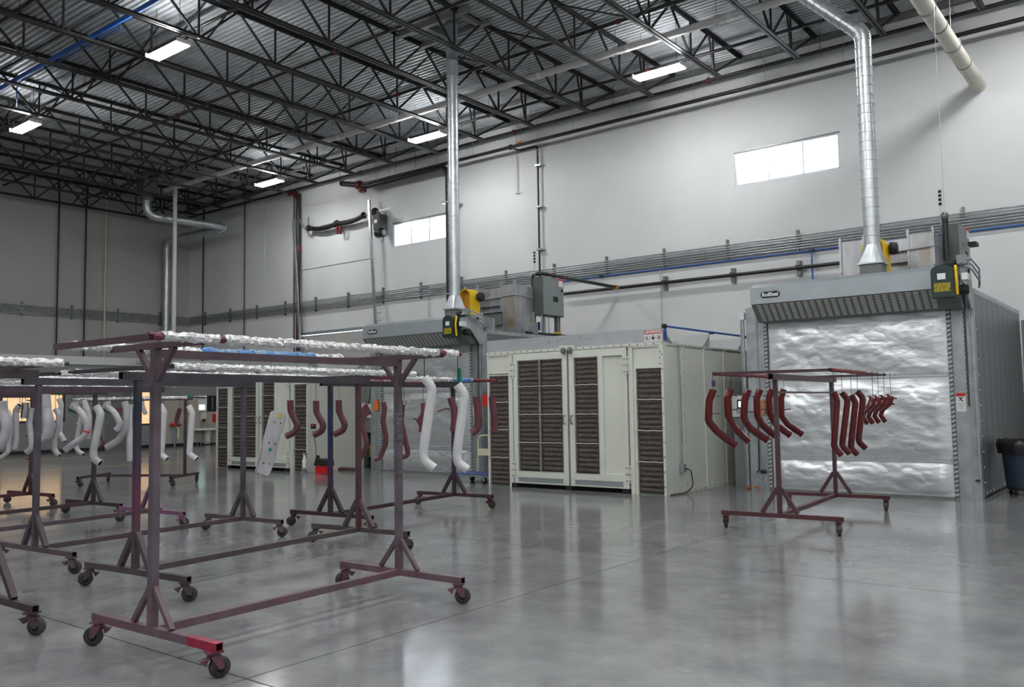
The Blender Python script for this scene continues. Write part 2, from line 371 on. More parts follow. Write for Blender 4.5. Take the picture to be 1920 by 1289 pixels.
# ------------------------------------------------------------------ left: office box in front of the wall
XO = -34.3
hol = [(13.31, 15.62, 1.17, 2.33), (10.2, 12.4, 1.17, 2.33), (18.38, 19.3, .95, 2.42)]
ow = struct('wall_office', wall_holes('x', XO-.12, XO, YF, 19.75, 0, 3.41, hol+[(17.2, 18.2, 0, 2.35)]), M['office'])
struct('wall_washroom', MB().box(XO-.12, XO, 19.75, D, 0, 2.1), M['beige'])
struct('wall_washroom_upper', MB().box(XO-.12, XO, 19.75, D, 2.1, 3.41), M['office'])
struct('trim_2', MB().box(XL, XO+.06, YF, 19.75, 3.41, 3.73), M['fascia'])
struct('trim_3', MB().box(XL, XO+.03, 19.75, D, 3.41, 3.70), M['fascia'])
struct('baseboard_office', MB().box(XO, XO+.02, YF, 17.2, 0, .12).box(XO, XO+.02, 18.2, D, 0, .12), M['base'])
o = struct('door_2', MB().box(XO-.09, XO-.04, 17.2, 18.2, 0, 2.35), M['hooddark'])
MB().bar((XO-.03, 17.32, 1), (XO-.03, 17.32, 1.14), .03).build('door_handle', M['galv'], o)
for i, h in enumerate(hol):
    a, b, c, d = h; mb = MB(); t = .06
    mb.box(XO-.1, XO+.02, a, b, c, c+t).box(XO-.1, XO+.02, a, b, d-t, d).box(XO-.1, XO+.02, a, a+t, c, d).box(XO-.1, XO+.02, b-t, b, c, d)
    o = struct('window_%d' % (3+i), mb, M['black']); n = 3 if i < 2 else 1; wd = (b-a-2*t)/n
    for k in range(n):
        MB().box(XO-.09, XO-.07, a+t+wd*k+.015, a+t+wd*(k+1)-.015, c+t, d-t).build('lit_blind', M['warm'], o)
    MB().box(XO-.04, XO-.03, a+t, b-t, c+t, d-t).build('pane', M['glass'], o)
# ------------------------------------------------------------------ roof joists
ZB, TIP, JS = 10.08, 20.9, 2.05
nodes_b = [20.5]+[19.19-2.11*k for k in range(16)]; nodes_b = [y for y in nodes_b if y > YF+.5]
def chord(y0, y1, z, up):
    m = MB()
    for s in (-1, 1):
        m.box(min(s*.015, s*.078), max(s*.015, s*.078), y0, y1, z-.006, z+.006)
        m.box(min(s*.015, s*.024), max(s*.015, s*.024), y0, y1, z, z+up*.075)
    return m
zt = ZD-.012
me_bot = chord(YF+.2, TIP, ZB, 1).mesh('bottom_chord', M['black']); me_top = chord(YF+.1, D-.02, zt, -1).mesh('top_chord', M['black'])
me_v = MB().box(-.02, .02, -.02, .02, 0, zt-ZB).mesh('web_vertical', M['black'])
dy = 1.055; me_d1 = MB().bar((0, 0, 0), (0, dy, zt-ZB), .046).mesh('web_diagonal', M['black']); me_d2 = MB().bar((0, 0, 0), (0, -dy, zt-ZB), .046).mesh('web_diagonal', M['black'])
me_e = MB().bar((0, 20.5, ZB+.02), (0, D-.15, zt), .05).mesh('end_diagonal', M['black']); me_e2 = MB().bar((0, 20.5, ZB), (0, 20.25, zt), .04).mesh('end_diagonal', M['black'])
me_b1 = MB().bar((0, 0, ZB+.03), (-JS, 0, zt-.03), .035).mesh('bridging_brace', M['black']); me_b2 = MB().bar((0, .05, zt-.03), (-JS, .05, ZB+.03), .035).mesh('bridging_brace', M['black'])
ORD = 'first second third fourth fifth sixth seventh eighth ninth tenth eleventh twelfth thirteenth fourteenth fifteenth sixteenth seventeenth eighteenth'.split()
xj = -3.05; JX = [xj-JS*k for k in range(17) if xj-JS*k > XL+.3]
for k, X in enumerate([xj+JS*3, xj+JS*2, xj+JS]+JX):
    kk = k-3
    lab = 'black open-web steel roof joist, %s in view counting from the right' % ORD[kk] if kk >= 0 else 'black open-web steel roof joist beyond the right edge of view, %s out' % ORD[-kk-1]
    j = thing('roof_joist', lab, 'joist', (X, 0, 0), 0, 'open-web roof joists')
    inst('top_chord', me_top, j); inst('bottom_chord', me_bot, j)
    for i, y in enumerate(nodes_b):
        inst('web_vertical', me_v, j, (0, y, ZB))
        if i: inst('web_diagonal', me_d1, j, (0, y, ZB)); inst('web_diagonal', me_d2, j, (0, y, ZB))
    inst('end_diagonal', me_e, j); inst('end_diagonal', me_e2, j)
    if X-JS > XL:
        for y in (16.4, 10.9, 5.4): inst('bridging_brace', me_b1, j, (0, y, 0)); inst('bridging_brace', me_b2, j, (0, y, 0))
# ------------------------------------------------------------------ lamps
def lamp(x, y, lab):
    t = thing('ceiling_lamp', lab, 'lamp', (x, y, 9.86), 0, 'fluorescent high-bay lamps')
    if not LP:
        MB().prism([(-.66, -.135, .07), (-.66, -.07, .11), (-.66, .07, .11), (-.66, .135, .07), (-.66, .135, .085), (-.66, .065, .135), (-.66, -.065, .135), (-.66, -.135, .085)], (1.32, 0, 0)).build('housing', M['white'], t, False)
        for yy in (-.15, -.055, .055, .15): MB().tube([(-.64, yy, .035), (.64, yy, .035)], .022, 10).build('light_tube', M['tubelight'], t, False)
        for xx in (-.5, .5): MB().tube([(xx, 0, .13), (xx, 0, zt-9.88)], .006, 5).build('hanger_cable', M['wire'], t, False)
        for q in (-1, 1): MB().box(.68*q-.02, .68*q+.02, -.17, .17, .03, .12).build('end_cap', M['white'], t, False)
    else:
        for ch in LP[0].children: c = ch.copy(); COL.objects.link(c); c.parent = t
    LP.append(t)
LP = []
lamp(-18.2, 10.45, 'bright tube lamp hanging nearest the camera in the upper left of the roof')
lamp(-26.35, 10.7, 'bright tube lamp at the far left edge under the dark joists')
lamp(-26.3, 19.2, 'small far tube lamp above the copper and black riser pipes')
lamp(-18.15, 19.1, 'tube lamp just left of the tall spiral duct, near the back wall')
lamp(-10.05, 19.1, 'tube lamp hanging in front of the white wall, upper right')
OFFL = [(x, y) for y in (19.1, 10.5, 6.2, 2, -2.3, -6.5) for x in (-10.05, -1.75, 6.4) if (x, y) != (-10.05, 19.1)]+[(-18.2, 2), (-26.35, 2)]  # unseen lamps; in-between rows and the left pair added as fill light
for x, y in OFFL:
    lamp(x, y, 'added unseen tube lamp, %s row out from the back wall, %s column' % (ORD[[19.1, 10.5, 6.2, 2, -2.3, -6.5].index(y)], {-26.35: 'outer left', -18.2: 'leftmost', -10.05: 'second', -1.75: 'third', 6.4: 'rightmost'}[x]))
# ------------------------------------------------------------------ roof pipes
def hanger(mb, p, top, r=.05):
    x, y, z = p; mb.tube([(x, y, z+r*2.2), (x, y, top)], .006, 5)
    mb.tube([(x+(r+.012)*math.cos(a), y, z+(r+.03)*math.sin(a)+.02) for a in [i*PI/5 for i in range(11)]], .007, 5)
for i, y in enumerate((20.13, 17.05, 13.95, 10.95, 7.9, 4.8, 1.7)):
    t = thing('sprinkler_pipe', 'black sprinkler branch pipe under the deck, %s row out from the back wall' % ORD[i], 'pipe', (XL+1, y, 10.5), 0, 'sprinkler branch pipes')
    MB().tube([(XL+.6, y, 10.5), (XR-.3, y, 10.5)], .042, 10).build('pipe_run', M['blackpipe'], t)
    for k in range(6):
        x = XL+4+k*7.3+i*.9
        MB().lathe([(.058, -.05), (.066, -.03), (.066, .03), (.058, .05)], (x, y, 10.5), 'x', 10).build('red_coupling', M['redfit'], t)
    for k in range(13):
        x = XL+2.2+k*3.4; MB().tube([(x, y, 10.5), (x, y, 10.38)], .014, 6).lathe([(.03, 0), (.03, .006)], (x, y, 10.375), 'z', 8).build('sprinkler_head', M['bolt'], t)
        m = MB(); hanger(m, (x+1.1, y, 10.5), ZD); m.build('hanger', M['wire'], t)
# white drain pipe with clevis hangers and its drop at the far left
yw, zw = 18.5, 10.5; xw = pz(337, 353, 10.5).x
t = thing('drain_pipe', 'long white plastic pipe hung under the roof with a drop at its far left end', 'pipe', (xw, yw, zw))
MB().tube([(xw-.7, yw, zw), (XR-.3, yw, zw)], .09, 14).build('pipe_run', M['pvc'], t)
MB().tube(fillet([(xw, yw, zw), (xw, yw, 3.56), (XO+.07, yw, 3.56)], .2), .085, 14).build('drop_pipe', M['pvc'], t)
for k in range(15):
    x = -30.2+k*2.75; m = MB(); hanger(m, (x, yw, zw), ZD, .09); m.build('clevis_hanger', M['wire'], t)
    MB().lathe([(.09, -.07), (.098, -.06), (.098, .06), (.09, .07)], (x+.35, yw, zw), 'x', 14).build('coupling', M['white'], t)
m = MB().tube([(XL+1, 9.55, 10.45), (-14.5, 9.55, 10.45)], .06, 10)
o = solo('blue_air_main', 'blue compressed air pipe crossing the roof at upper left', 'pipe', m, M['blue'])
MB().tube(fillet([(-19, 9.75, 10.45), (-24.6, 9.75, 10.5), (-24.6, 9.75, 10.15), (-25.5, 10.1, 10.15)], .2), .018, 7).build('branch_hose', M['blue'], o)
# sprinkler main low along the back wall + roof drain that elbows down beside the tall duct
Yp = D-.6
t = thing('wall_sprinkler_main', 'long black pipe hung on rods just below the roof along the back wall', 'pipe', (-12, Yp, 10))
a = py(673, 343, Yp)
MB().tube([(a.x, Yp, 9.98), (XR-.3, Yp, 9.98)], .055, 10).build('pipe_run', M['blackpipe'], t)
MB().lathe([(.1, -.1), (.16, -.08), (.16, .08), (.1, .1)], (a.x, Yp, 9.98), 'x', 12).build('red_valve', M['redfit'], t)
for k in range(11):
    x = a.x+1.6+k*2.05; m = MB(); hanger(m, (x, Yp, 9.98), ZD, .055); m.build('hanger', M['galv'], t)
b0 = py(957, 273, Yp); x0 = b0.x
MB().lathe([(.06, -.08), (.085, -.05), (.085, .05), (.06, .08)], (x0, Yp, 9.98), 'x', 10).build('tee_fitting', M['blackpipe'], t)
MB().box(x0+.25, x0+.4, Yp-.04, Yp+.04, 10.02, 10.08).box(x0+.3, x0+.62, Yp-.01, Yp+.01, 10.08, 10.1).build('yellow_valve_handle', M['brass'], t)
t = thing('upper_sprinkler_main', 'black pipe with red couplings right at the roof edge along the back wall', 'pipe', (-12, Yp+.1, 10.5))
MB().tube([(XL+.4, Yp+.1, 10.5), (XR-.3, Yp+.1, 10.5)], .05, 10).build('pipe_run', M['blackpipe'], t)
for x in (-24.3, -16.9, -10.0, -4.15, 3): MB().lathe([(.06, -.06), (.075, -.04), (.075, .04), (.06, .06)], (x, Yp+.1, 10.5), 'x', 10).build('red_coupling', M['redfit'], t)
for k in range(15): m = MB(); hanger(m, (XL+2+k*3.1, Yp+.1, 10.5), ZD, .05); m.build('hanger', M['wire'], t)
Yd = D-.55
pth = [py(640, 337, Yd), py(688, 350, Yd), py(812, 325, Yd), py(838, 334, Yd), py(843, 588, Yd)]
pth[2].z = pth[1].z+.02; pth[3] = V((pth[4].x, Yd, pth[2].z)); pth[1].z = pth[2].z; pth[0].z = pth[1].z+.35
t = thing('roof_drain_pipe', 'fat black pipe that bends down past the left window behind the tall duct', 'pipe', pth[4])
MB().tube(fillet([pth[0], pth[1], pth[3], V((pth[4].x, Yd, .2))], .45, 7), .105, 14).build('pipe_run', M['blackpipe'], t)
MB().lathe([(.11, -.1), (.16, -.06), (.16, .06), (.11, .1)], pth[1]+V((-.25, 0, -.1)), 'z', 12).build('red_valve', M['redfit'], t)
for k in range(4):
    m = MB(); hanger(m, pth[1].lerp(pth[3], .12+.25*k), ZD, .1); m.build('hanger', M['wire'], t)
for y in (380, 552):
    z = py(840, y, Yd).z; MB().box(pth[4].x-.22, pth[4].x+.2, Yd-.13, D, z-.03, z+.03).build('wall_clamp', M['galv'], t)
# gas pipe drop on the wall, run out to the left oven
xg = py(1010, 400, D-.14).x
t = thing('gas_pipe', 'thin black gas pipe dropping down the wall and reaching out over the left oven', 'pipe', (xg, D-.14, 5))
zg = py(1160, 540, D-.2).z; xr = py(1160, 540, D-.2).x
MB().tube(fillet([(x0, Yp, 9.98), (x0, D-.14, 9.98), (xg, D-.14, 9.98), (xg, D-.14, 5.0)], .1), .032, 10).build('wall_drop', M['blackpipe'], t)
yr = xr/rat(1015, 513)
MB().tube(fillet([(xr, D-.2, zg), (xr, yr, zg), (xr-.28, yr, zg), (xr-.28, yr, 3.3)], .15), .05, 12).build('outrun_pipe', M['blackpipe'], t)
MB().tube([(xr-.28, yr, 4.42), (xr-.28, yr, 3.92)], .06, 10).build('regulator', M['galv'], t)
MB().tube([(xr-.28, yr, 3.92), (xr-.28, yr, 3.72)], .066, 8).build('brass_valve', M['brass'], t)
MB().box(xr-.16, xr-.08, yr-.02, yr+.02, 3.5, 3.72).build('blue_valve_handle', M['blue'], t)
MB().lathe([(.06, -.1), (.075, -.05), (.075, .05), (.06, .1)], (xr, D-.35, zg), 'y', 10).build('brass_union', M['brass'], t)
for y in (310, 388, 468):
    z = py(1010, y, D-.14).z; MB().box(xg-.1, xg+.14, D-.19, D, z-.025, z+.025).build('wall_clamp', M['galv'], t)
t = thing('wall_gas_header', 'black horizontal gas pipe on wall brackets between the two ovens', 'pipe', (xr, D-.2, zg))
MB().tube([(py(1052, 550, D-.2).x, D-.2, zg), (py(1582, 491, D-.2).x+1.2, D-.2, zg)], .05, 12).build('pipe_run', M['blackpipe'], t)
for x in (1247, 1499, 1375): X = py(x, 525, D-.1).x; MB().box(X-.05, X+.05, D-.14, D, zg-.2, zg+.2).box(X-.05, X+.05, D-.26, D-.14, zg+.055, zg+.085).build('wall_bracket', M['bolt'], t)
# grouped conduit run on strut brackets, back wall and left wall
t = thing('conduit_run', 'band of parallel grey conduits on strut brackets along the back and left walls', 'conduit', (-12, D-.1, 5.7))
for k in range(6):
    z = 5.54+k*.068; MB().tube(fillet([(XL+.1, -4, z), (XL+.1, D-.1, z), (XR-.2, D-.1, z)], .2), .021, 8).build('conduit', M['galv'], t)
xk = [py(x, 470, D).x for x in (1040, 1140, 1245, 1365, 1495, 1791)]
xk = [-9.8+1.97*k for k in range(-13, 11)]
for x in xk: MB().box(x-.03, x+.03, D-.08, D, 5.44, 6.04).build('strut_bracket', M['bolt'], t)
for y in [20.9-1.97*k for k in range(11)]: MB().box(XL, XL+.08, y-.03, y+.03, 5.44, 6.04).build('strut_bracket', M['bolt'], t)
zb = py(1300, 497.5, D-.06).z
t = thing('wall_air_line', 'thin blue air line running along the wall under the conduits', 'pipe', (-9, D-.07, zb))
MB().tube([(py(1050, 529, D-.06).x, D-.07, zb), (XR-.3, D-.07, zb)], .02, 8).build('pipe_run', M['blue'], t)
xb = py(1524, 500, D-.07).x
MB().tube([(xb, D-.12, zb), (xb, D-.12, 3.2)], .022, 8).build('drop_pipe', M['blue'], t)
for x in (xb, py(1130, 519, D).x): MB().box(x-.06, x+.06, D-.13, D-.02, zb-.03, zb+.03).build('fitting', M['rubber'], t)
def wallpipe(nm, lab, cat, x, y0, y1, r, m, Y=None, bend=None):
    Y = Y or D-.06; a = py(x[0], y0, Y); b = py(x[1], y1, Y); X = b.x
    return solo(nm, lab, cat, MB().tube(fillet([(X+bend, Y, a.z), (X, Y, a.z), (X, Y, b.z)], .12) if bend else [(X, Y, a.z), (X, Y, b.z)], r, 8), M[m])
wallpipe('conduit_drop', 'thin grey conduit dropping from the bundle to above the spray booth', 'conduit', (1238, 1242), 505, 640, .018, 'galv', bend=-.6)
wallpipe('conduit_drop', 'thin grey conduit bending down left of the fat black pipe', 'conduit', (797, 804), 537, 640, .018, 'galv', bend=-.35)
o = wallpipe('pvc_drop', 'thin white plastic drop ending in a small tee high on the wall', 'pipe', (968, 970), 235, 362, .016, 'pvc')
p = py(970, 362, D-.06); MB().tube([(p.x-.08, D-.06, p.z), (p.x+.08, D-.06, p.z)], .022, 8).build('tee_end', M['pvc'], o)
wallpipe('black_riser', 'thin black vertical pipe on the back wall next to the left corner', 'pipe', (383, 379), 392, 700, .03, 'blackpipe')
wallpipe('copper_riser', 'thin reddish vertical pipe on the back wall left of the dock door', 'pipe', (461, 457), 380, 700, .028, 'copper')
wallpipe('copper_riser', 'reddish pipe tight beside the black riser at the dock door', 'pipe', (547, 551), 365, 700, .035, 'copper', D-.2)
o = wallpipe('black_riser', 'fat black riser pipe beside the dock door track', 'pipe', (557, 559), 365, 700, .085, 'blackpipe', D-.2)
p = py(557, 365, D-.2)
MB().tube(fillet([(p.x-.55, D-.2, p.z+.1), (p.x, D-.2, p.z+.1), (p.x, D-.2, p.z-.15)], .2), .075, 10).build('red_elbow', M['redfit'], o)
z = py(559, 466, D-.2).z; MB().lathe([(.09, -.1), (.105, -.06), (.105, .06), (.09, .1)], (INV[o].inverted().translation.x, D-.2, z), 'z', 10).build('red_valve', M['redfit'], o)
def lwpipe(lab, x, y0, y1, r, m, nm='black_riser'):
    a = pxx(x[0], y0, XL+.12); b = pxx(x[1], y1, XL+.12); Y = (a.y+b.y)/2
    return solo(nm, lab, 'pipe', MB().tube([(XL+.12, Y, max(a.z, 3.8)), (XL+.12, Y, 3.73)], r, 8), M[m])
lwpipe('leftmost thin black vertical pipe on the grey side wall', (114, 103), 345, 660, .035, 'blackpipe')
o = lwpipe('second thin black vertical pipe on the grey side wall, hooked at its foot', (168, 152), 345, 640, .035, 'blackpipe')
lwpipe('cream vertical pipe on the grey side wall', (200, 195), 345, 660, .035, 'cream', 'cream_riser')
# spiral ducts
def ribbed(path, r, step=.16, n=18):
    P = subdiv(path, step); m = MB(); m.tube(P, r, n)
    for i in range(1, len(P)-1):
        d = (P[i+1]-P[i-1]).normalized()*.010
        m.tube([P[i]-d, P[i]+d], r*1.07, n)
    return m
Yq = 16.3
Yc = 21.05; xq = rat(313, 470)*Yc
t = thing('corner_duct', 'bare spiral duct that elbows below the roof and drops in the far left corner', 'duct', (xq, Yc, 5))
e2 = V((rat(425, 425)*Yc, Yc, 0)); zc = py(425, 426, Yc).z; e2.z = zc
e1 = pz(275, 405, zc+.05)
MB().tube([e1+V((0, 0, 2)), e1+V((0, 0, .6))], .24, 4).box(e1.x-.3, e1.x+.3, e1.y-.3, e1.y+.3, e1.z+.9, ZD).build('roof_boot', M['hooddark'], t)
ribbed(fillet([e1+V((0, 0, 1.0)), e1, e2, V((xq, Yc, zc)), V((xq, Yc, 3.75))], .45, 6), .165).build('spiral_pipe', M['spiral'], t)
# big cream pipe running out to the wall at upper right
t = thing('vent_pipe', 'large cream vent pipe with dark joint bands ending at the wall, upper right corner', 'pipe', (-3.42, 20, 8.87))
MB().tube([(-3.42, 8, 8.87), (-3.42, D+.1, 8.87)], .155, 20).build('pipe_run', M['cream'], t)
for y in (20.6, 18.2, 15.7, 13.3, 11): MB().lathe([(.157, -.03), (.162, -.025), (.162, .025), (.157, .03)], (-3.42, y, 8.87), 'y', 20).build('joint_band', M['bolt'], t)
for y in (19.4, 17.2, 14): m = MB().tube([(-3.42, y, 9.03), (-3.42, y, ZD)], .008, 5); m.tube([(-3.42+.17*math.cos(a), y, 8.87+.17*math.sin(a)) for a in [i*PI/6 for i in range(13)]], .01, 5); m.build('hanger', M['galv'], t)
# cables
def cable(lab, a, b, Y): solo('suspension_cable', lab, 'cable', MB().tube([V((py(*b, Y).x, Y, ZD)), py(*b, Y)], .006, 5), M['galv'])
cable('thin steel cable hanging from the roof above the gas pipe elbow', (1004, 100), (1008, 292), D-.35)
cable('thin cable hanging from the roof to the right oven pipe top', (1748, 0), (1771, 404), 16.2)
cable('faint cable hanging in front of the wall left of the dock door', (490, 380), (495, 640), D-.3)
# ------------------------------------------------------------------ dock door hardware
Yt = D-.35
t = thing('door_track', 'left galvanised vertical track of the dock door', 'track', (dl, Yt, 4))
MB().bar(py(550, 412, Yt), py(562, 640, Yt), .1, .07).build('track_rail', M['galv'], t)
p = py(570, 425, Yt); MB().bar(p+V((-.35, 0, .35)), p+V((.25, 0, -.3)), .05).bar(p+V((.3, 0, .35)), p+V((.28, 0, -.35)), .06).build('brace', M['galv'], t)
t = thing('door_track', 'right galvanised vertical track of the dock door, slightly leaning', 'track', (dr, Yt, 4))
MB().bar(py(691.5, 375, Yt), py(704.7, 612, Yt), .1, .07).build('track_rail', M['galv'], t)
p = py(707, 590, Yt); m = MB()
for k in range(3): m.box(p.x-.2, p.x+.2, Yt-.02, Yt+.02, p.z-.25+k*.28, p.z-.22+k*.28)
m.build('brace', M['galv'], t)
s0, s1 = py(578, 430, Yt), py(692, 402, Yt)
t = thing('torsion_spring_shaft', 'black torsion springs on a shaft with red brackets above the dock door', 'spring', s0)
MB().tube([s0, s1+V((.6, 0, 0))], .02, 8).build('shaft', M['galv'], t)
for a, b in (((579, 428), (629, 421)), ((632, 419), (682, 404))):
    A, B = py(*a, Yt), py(*b, Yt); P = []
    for i in range(28):
        q = A.lerp(B, i/27); q.z -= .1*math.sin(PI*i/27); P.append(q)
    m = MB().tube(P, [.085+.012*(i % 2) for i in range(28)], 12); m.build('spring_coil', M['blackpipe'], t)
    for q in (P[0], P[-1]): MB().lathe([(.06, -.05), (.13, -.03), (.13, .03), (.06, .05)], q, 'x', 12).build('winding_cone', M['rubber'], t)
for x in (632, 638): q = py(x, 425, Yt); MB().box(q.x-.04, q.x+.04, Yt-.03, Yt+.05, q.z-.3, q.z+.12).build('red_bracket', M['redfit'], t)
p = py(715, 420, Yt)
t = thing('door_operator', 'black door operator motor mounted high beside the left window', 'motor', p)
MB().box(p.x-.22, p.x+.1, Yt-.2, Yt+.2, p.z-.25, p.z+.35).build('gear_case', M['rubber'], t)
MB().lathe([(.1, -.2), (.17, -.17), (.17, .17), (.1, .2)], p+V((.0, -.05, -.35)), 'x', 14).build('motor_can', M['blackpipe'], t)
MB().lathe([(.05, -.05), (.19, -.03), (.19, .03), (.05, .05)], py(704, 399, Yt), 'x', 16).build('sprocket_wheel', M['rubber'], t)
q = py(704, 399, Yt); MB().bar(q, p+V((0, 0, .3)), .05).bar(q+V((0, 0, .05)), q+V((.7, .1, .08)), .03).build('arm', M['galv'], t)
MB().box(p.x-.16, p.x-.02, Yt-.215, Yt-.2, p.z+.02, p.z+.14).build('white_plate', M['label'], t)
q = py(714, 450, Yt); MB().tube([p+V((0, 0, -.4)), q], .03, 8).build('lever', M['galv'], t)
# conduit from behind oven to cabinet etc. is with the ovens; curb frames in the roof at the duct holes
for X, Y, lab in ((-13.88, 15.55, 'dark angle-steel curb frame in the deck above the tall left duct'),):
    m = MB()
    for s in (-1, 1): m.box(X-1.5, X+.9, Y+s*.42-.06, Y+s*.42+.06, ZD-.14, ZD-.01).box(X+s*.55-.06, X+s*.55+.06, Y-.36, Y+.36, ZD-.13, ZD-.01)
    solo('roof_curb', lab, 'frame', m, M['hooddark'])
# ------------------------------------------------------------------ curing ovens
OX, OY = -4.3, 14.6
ov = thing('curing_oven', 'right-hand curing oven with silver roll-up curtain, behind the rack of dark red tubes', 'oven', (OX, OY, 0))
x0, x1, y0, y1, zt2 = -6.10, -2.48, 14.75, 19.35, 3.2
MB().box(x0+.03, x1-.03, y0, y1, .02, zt2-.03).build('body_shell', M['ovenwall'], ov)
for sgn, X in ((1, x1), (-1, x0)):
    n = 9; wv = (y1-y0)/n; me = MB().box(-.028, 0, .004, wv-.004, .06, zt2-.05).mesh('side_panel', M['ovenwall'])
    for k in range(n): inst('side_panel', me, ov, (X-OX if sgn > 0 else X-OX+.028, y0-OY+k*wv, 0))
    MB().box(X-.03 if sgn > 0 else X-.005, X+.005 if sgn > 0 else X+.03, y0, y1, zt2-.05, zt2+.03).build('top_flange', M['galv'], ov)
m = MB()
for k in range(13): m.lathe([(.011, 0), (.011, .012)], (x1, y0+.07, .25+k*.235), 'x', 6); m.lathe([(.011, 0), (.011, .012)], (x1, y1-.07, .25+k*.235), 'x', 6)
for k in range(18): m.lathe([(.013, 0), (.013, .012)], (x1+.005, y0+.15+k*.26, zt2-.01), 'x', 6)
for k in range(16): m.lathe([(.011, 0), (.011, .012)], (x1, y0+.2+k*.28, .09), 'x', 6)
tag(m.build('panel_screws', M['white'], ov), kind='stuff')
MB().box(x0, x1, y0, y1, zt2-.03, zt2).build('roof_sheet', M['alum'], ov)
for a, b in ((-2.79, -2.48), (-6.10, -5.78)):
    MB().box(a, b, 14.58, 14.75, 0, 3.2).build('door_post', M['galv'], ov)
    c = (a+b)/2+.04; MB().box(c-.012, c+.012, 14.57, 14.58, 0, 3.1).build('post_fold', M['hood'], ov)
def wrinkle(x, z, seed):
    n1 = noise.noise(V((x*1.3+z*1.0, z*2.8-x*.6, seed))); n2 = noise.noise(V((x*3.6-z*2, z*7+x*2, seed+5))); n3 = noise.noise(V((x*8, z*14, seed+9)))
    q1 = noise.noise(V((x*2.2+z*1.6, z*5.2-x*1.2, seed+20))); q2 = noise.noise(V((x*3-z*3.2, z*4.5+x*2.6, seed+31)))
    return .020*n1+.009*n2+.003*n3-.006*max(0, 1-abs(q1)*5)**2*max(0, n1+.4)-.005*max(0, 1-abs(q2)*5)**2*max(0, .5-n2)
cz = [.03, py(1600, 862, 14.6).z, py(1600, 709, 14.6).z, 3.05]
ca, cb = -5.70, -2.86
for i, (a, b) in enumerate(zip(cz, cz[1:])):
    def fn(u, v, a=a, b=b, i=i):
        x, z = ca+(cb-ca)*u, a+(b-a)*v; e = min(1, 4*v*(1-v)*2.2)*min(1, 16*u*(1-u))
        sag = .035*math.sin(PI*v)*(1 if i < 2 else .6)
        return V((x, 14.60-(wrinkle(x, z, i*3.7)+sag)*e, z))
    MB().grid(fn, 130, 64 if i else 36).build('curtain_panel', M['curtain'], ov)
for z in cz[1:3]:
    MB().box(ca, cb, 14.575, 14.605, z-.014, z+.012).build('seam_strip', M['lace'], ov)
    m = MB()
    for k in range(56):
        x = ca+.03+k*(cb-ca-.06)/55; m.bar((x-.018, 14.585, z+.02), (x+.018, 14.575, z+.05), .016, .012)
    tag(m.build('seam_stitches', M['lace'], ov), kind='stuff')
for X in (ca-.04, cb+.04):
    MB().box(X-.035, X+.035, 14.575, 14.61, 0, 3.0).build('edge_strip', M['hooddark'], ov); m = MB()
    for k in range(42): z = .06+k*.07; m.bar((X-.024, 14.572, z), (X+.024, 14.566, z+.022), .02, .03)
    tag(m.build('edge_lacing', M['lace'], ov), kind='stuff')
MB().box(ca, cb, 14.56, 14.62, 0, .035).build('bottom_bar', M['hooddark'], ov)
# hood of the rolled curtain
hx0, hx1 = -5.76, -2.84
sec = [(14.62, 3.54), (14.16, 3.54), (14.02, 3.47), (14.0, 3.19), (14.16, 2.89), (14.62, 2.89)]
MB().prism([(hx0, y, z) for y, z in sec[:4]]+[(hx0, 14.62, 3.19)], (hx1-hx0, 0, 0)).build('curtain_hood', M['hood'], ov)
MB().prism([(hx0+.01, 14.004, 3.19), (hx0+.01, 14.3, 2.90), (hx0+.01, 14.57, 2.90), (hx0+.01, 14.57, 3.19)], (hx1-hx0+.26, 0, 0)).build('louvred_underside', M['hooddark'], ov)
m = MB(); A, B = V((0, 14.004, 3.19)), V((0, 14.3, 2.90)); nn = V((0, -.7, -.714))
for c in range(25):
    xc = hx0+.10+c*.1125
    for r in range(12):
        p = A.lerp(B, .09+r*.074); p.x = xc; q = p+V((.07, 0, 0)); m.bar(p+nn*.002, q+nn*.002, .006, .008, up=nn)
tag(m.build('louvre_slots', M['slot'], ov), kind='stuff')
pl = []; pcx, pcz = hx0+.35, 3.335
for i in range(24):
    a = 2*PI*i/24; pl.append((pcx+(.11 if math.cos(a) > 0 else -.11)+.055*math.cos(a), 14.012, pcz+.055*math.sin(a)))
MB().prism(pl, (0, -.012, 0)).build('maker_plate', M['ink'], ov)
text_mb('RollSeal', .088, (pcx, 13.998, pcz), (1, 0, .0), (0, 0, 1), bold=.0025).build('plate_lettering', M['label'], ov)
# door motor at the right end of the hood
ax, bx = -2.86, -2.56; zb_, zt_ = 3.02, 3.50; yA, yB = 13.70, 13.98
m = MB(); P = [(ax, yA, zb_), (bx, yA, zb_)]+[((ax+bx)/2+.15*math.cos(a), yA, zt_-.10+.10*math.sin(a)) for a in [PI*i/8 for i in range(9)]]
m.prism(P, (0, yB-yA, 0)).build('motor_cover', M['green'], ov)
MB().box(ax+.09, bx-.10, yA-.004, yA, 3.28, 3.37).build('rating_label', M['label'], ov)
MB().box(ax+.04, bx-.04, yA-.004, yA, 3.10, 3.23).build('warning_label', M['ywarn'], ov)
MB().tube(fillet([(bx+.02, yA+.1, 3.48), (bx+.03, yA+.05, 3.3), (bx+.03, yA+.08, 3.05)], .1), .022, 8).build('yellow_strap', M['yellow'], ov)
MB().lathe([(.10, 0), (.11, .03), (.11, .09), (.08, .1)], ((ax+bx)/2+.05, yB+.12, 3.5), 'z', 16).build('motor_coil', M['rubber'], ov)
MB().prism([(bx+.06, 13.84, 3.42), (bx+.06, 14.62, 3.62), (bx+.06, 14.66, 2.92), (bx+.06, 14.5, 2.90), (bx+.06, 14.18, 3.22), (bx+.06, 13.9, 3.25)], (.02, 0, 0)).build('side_bracket', M['galv'], ov)
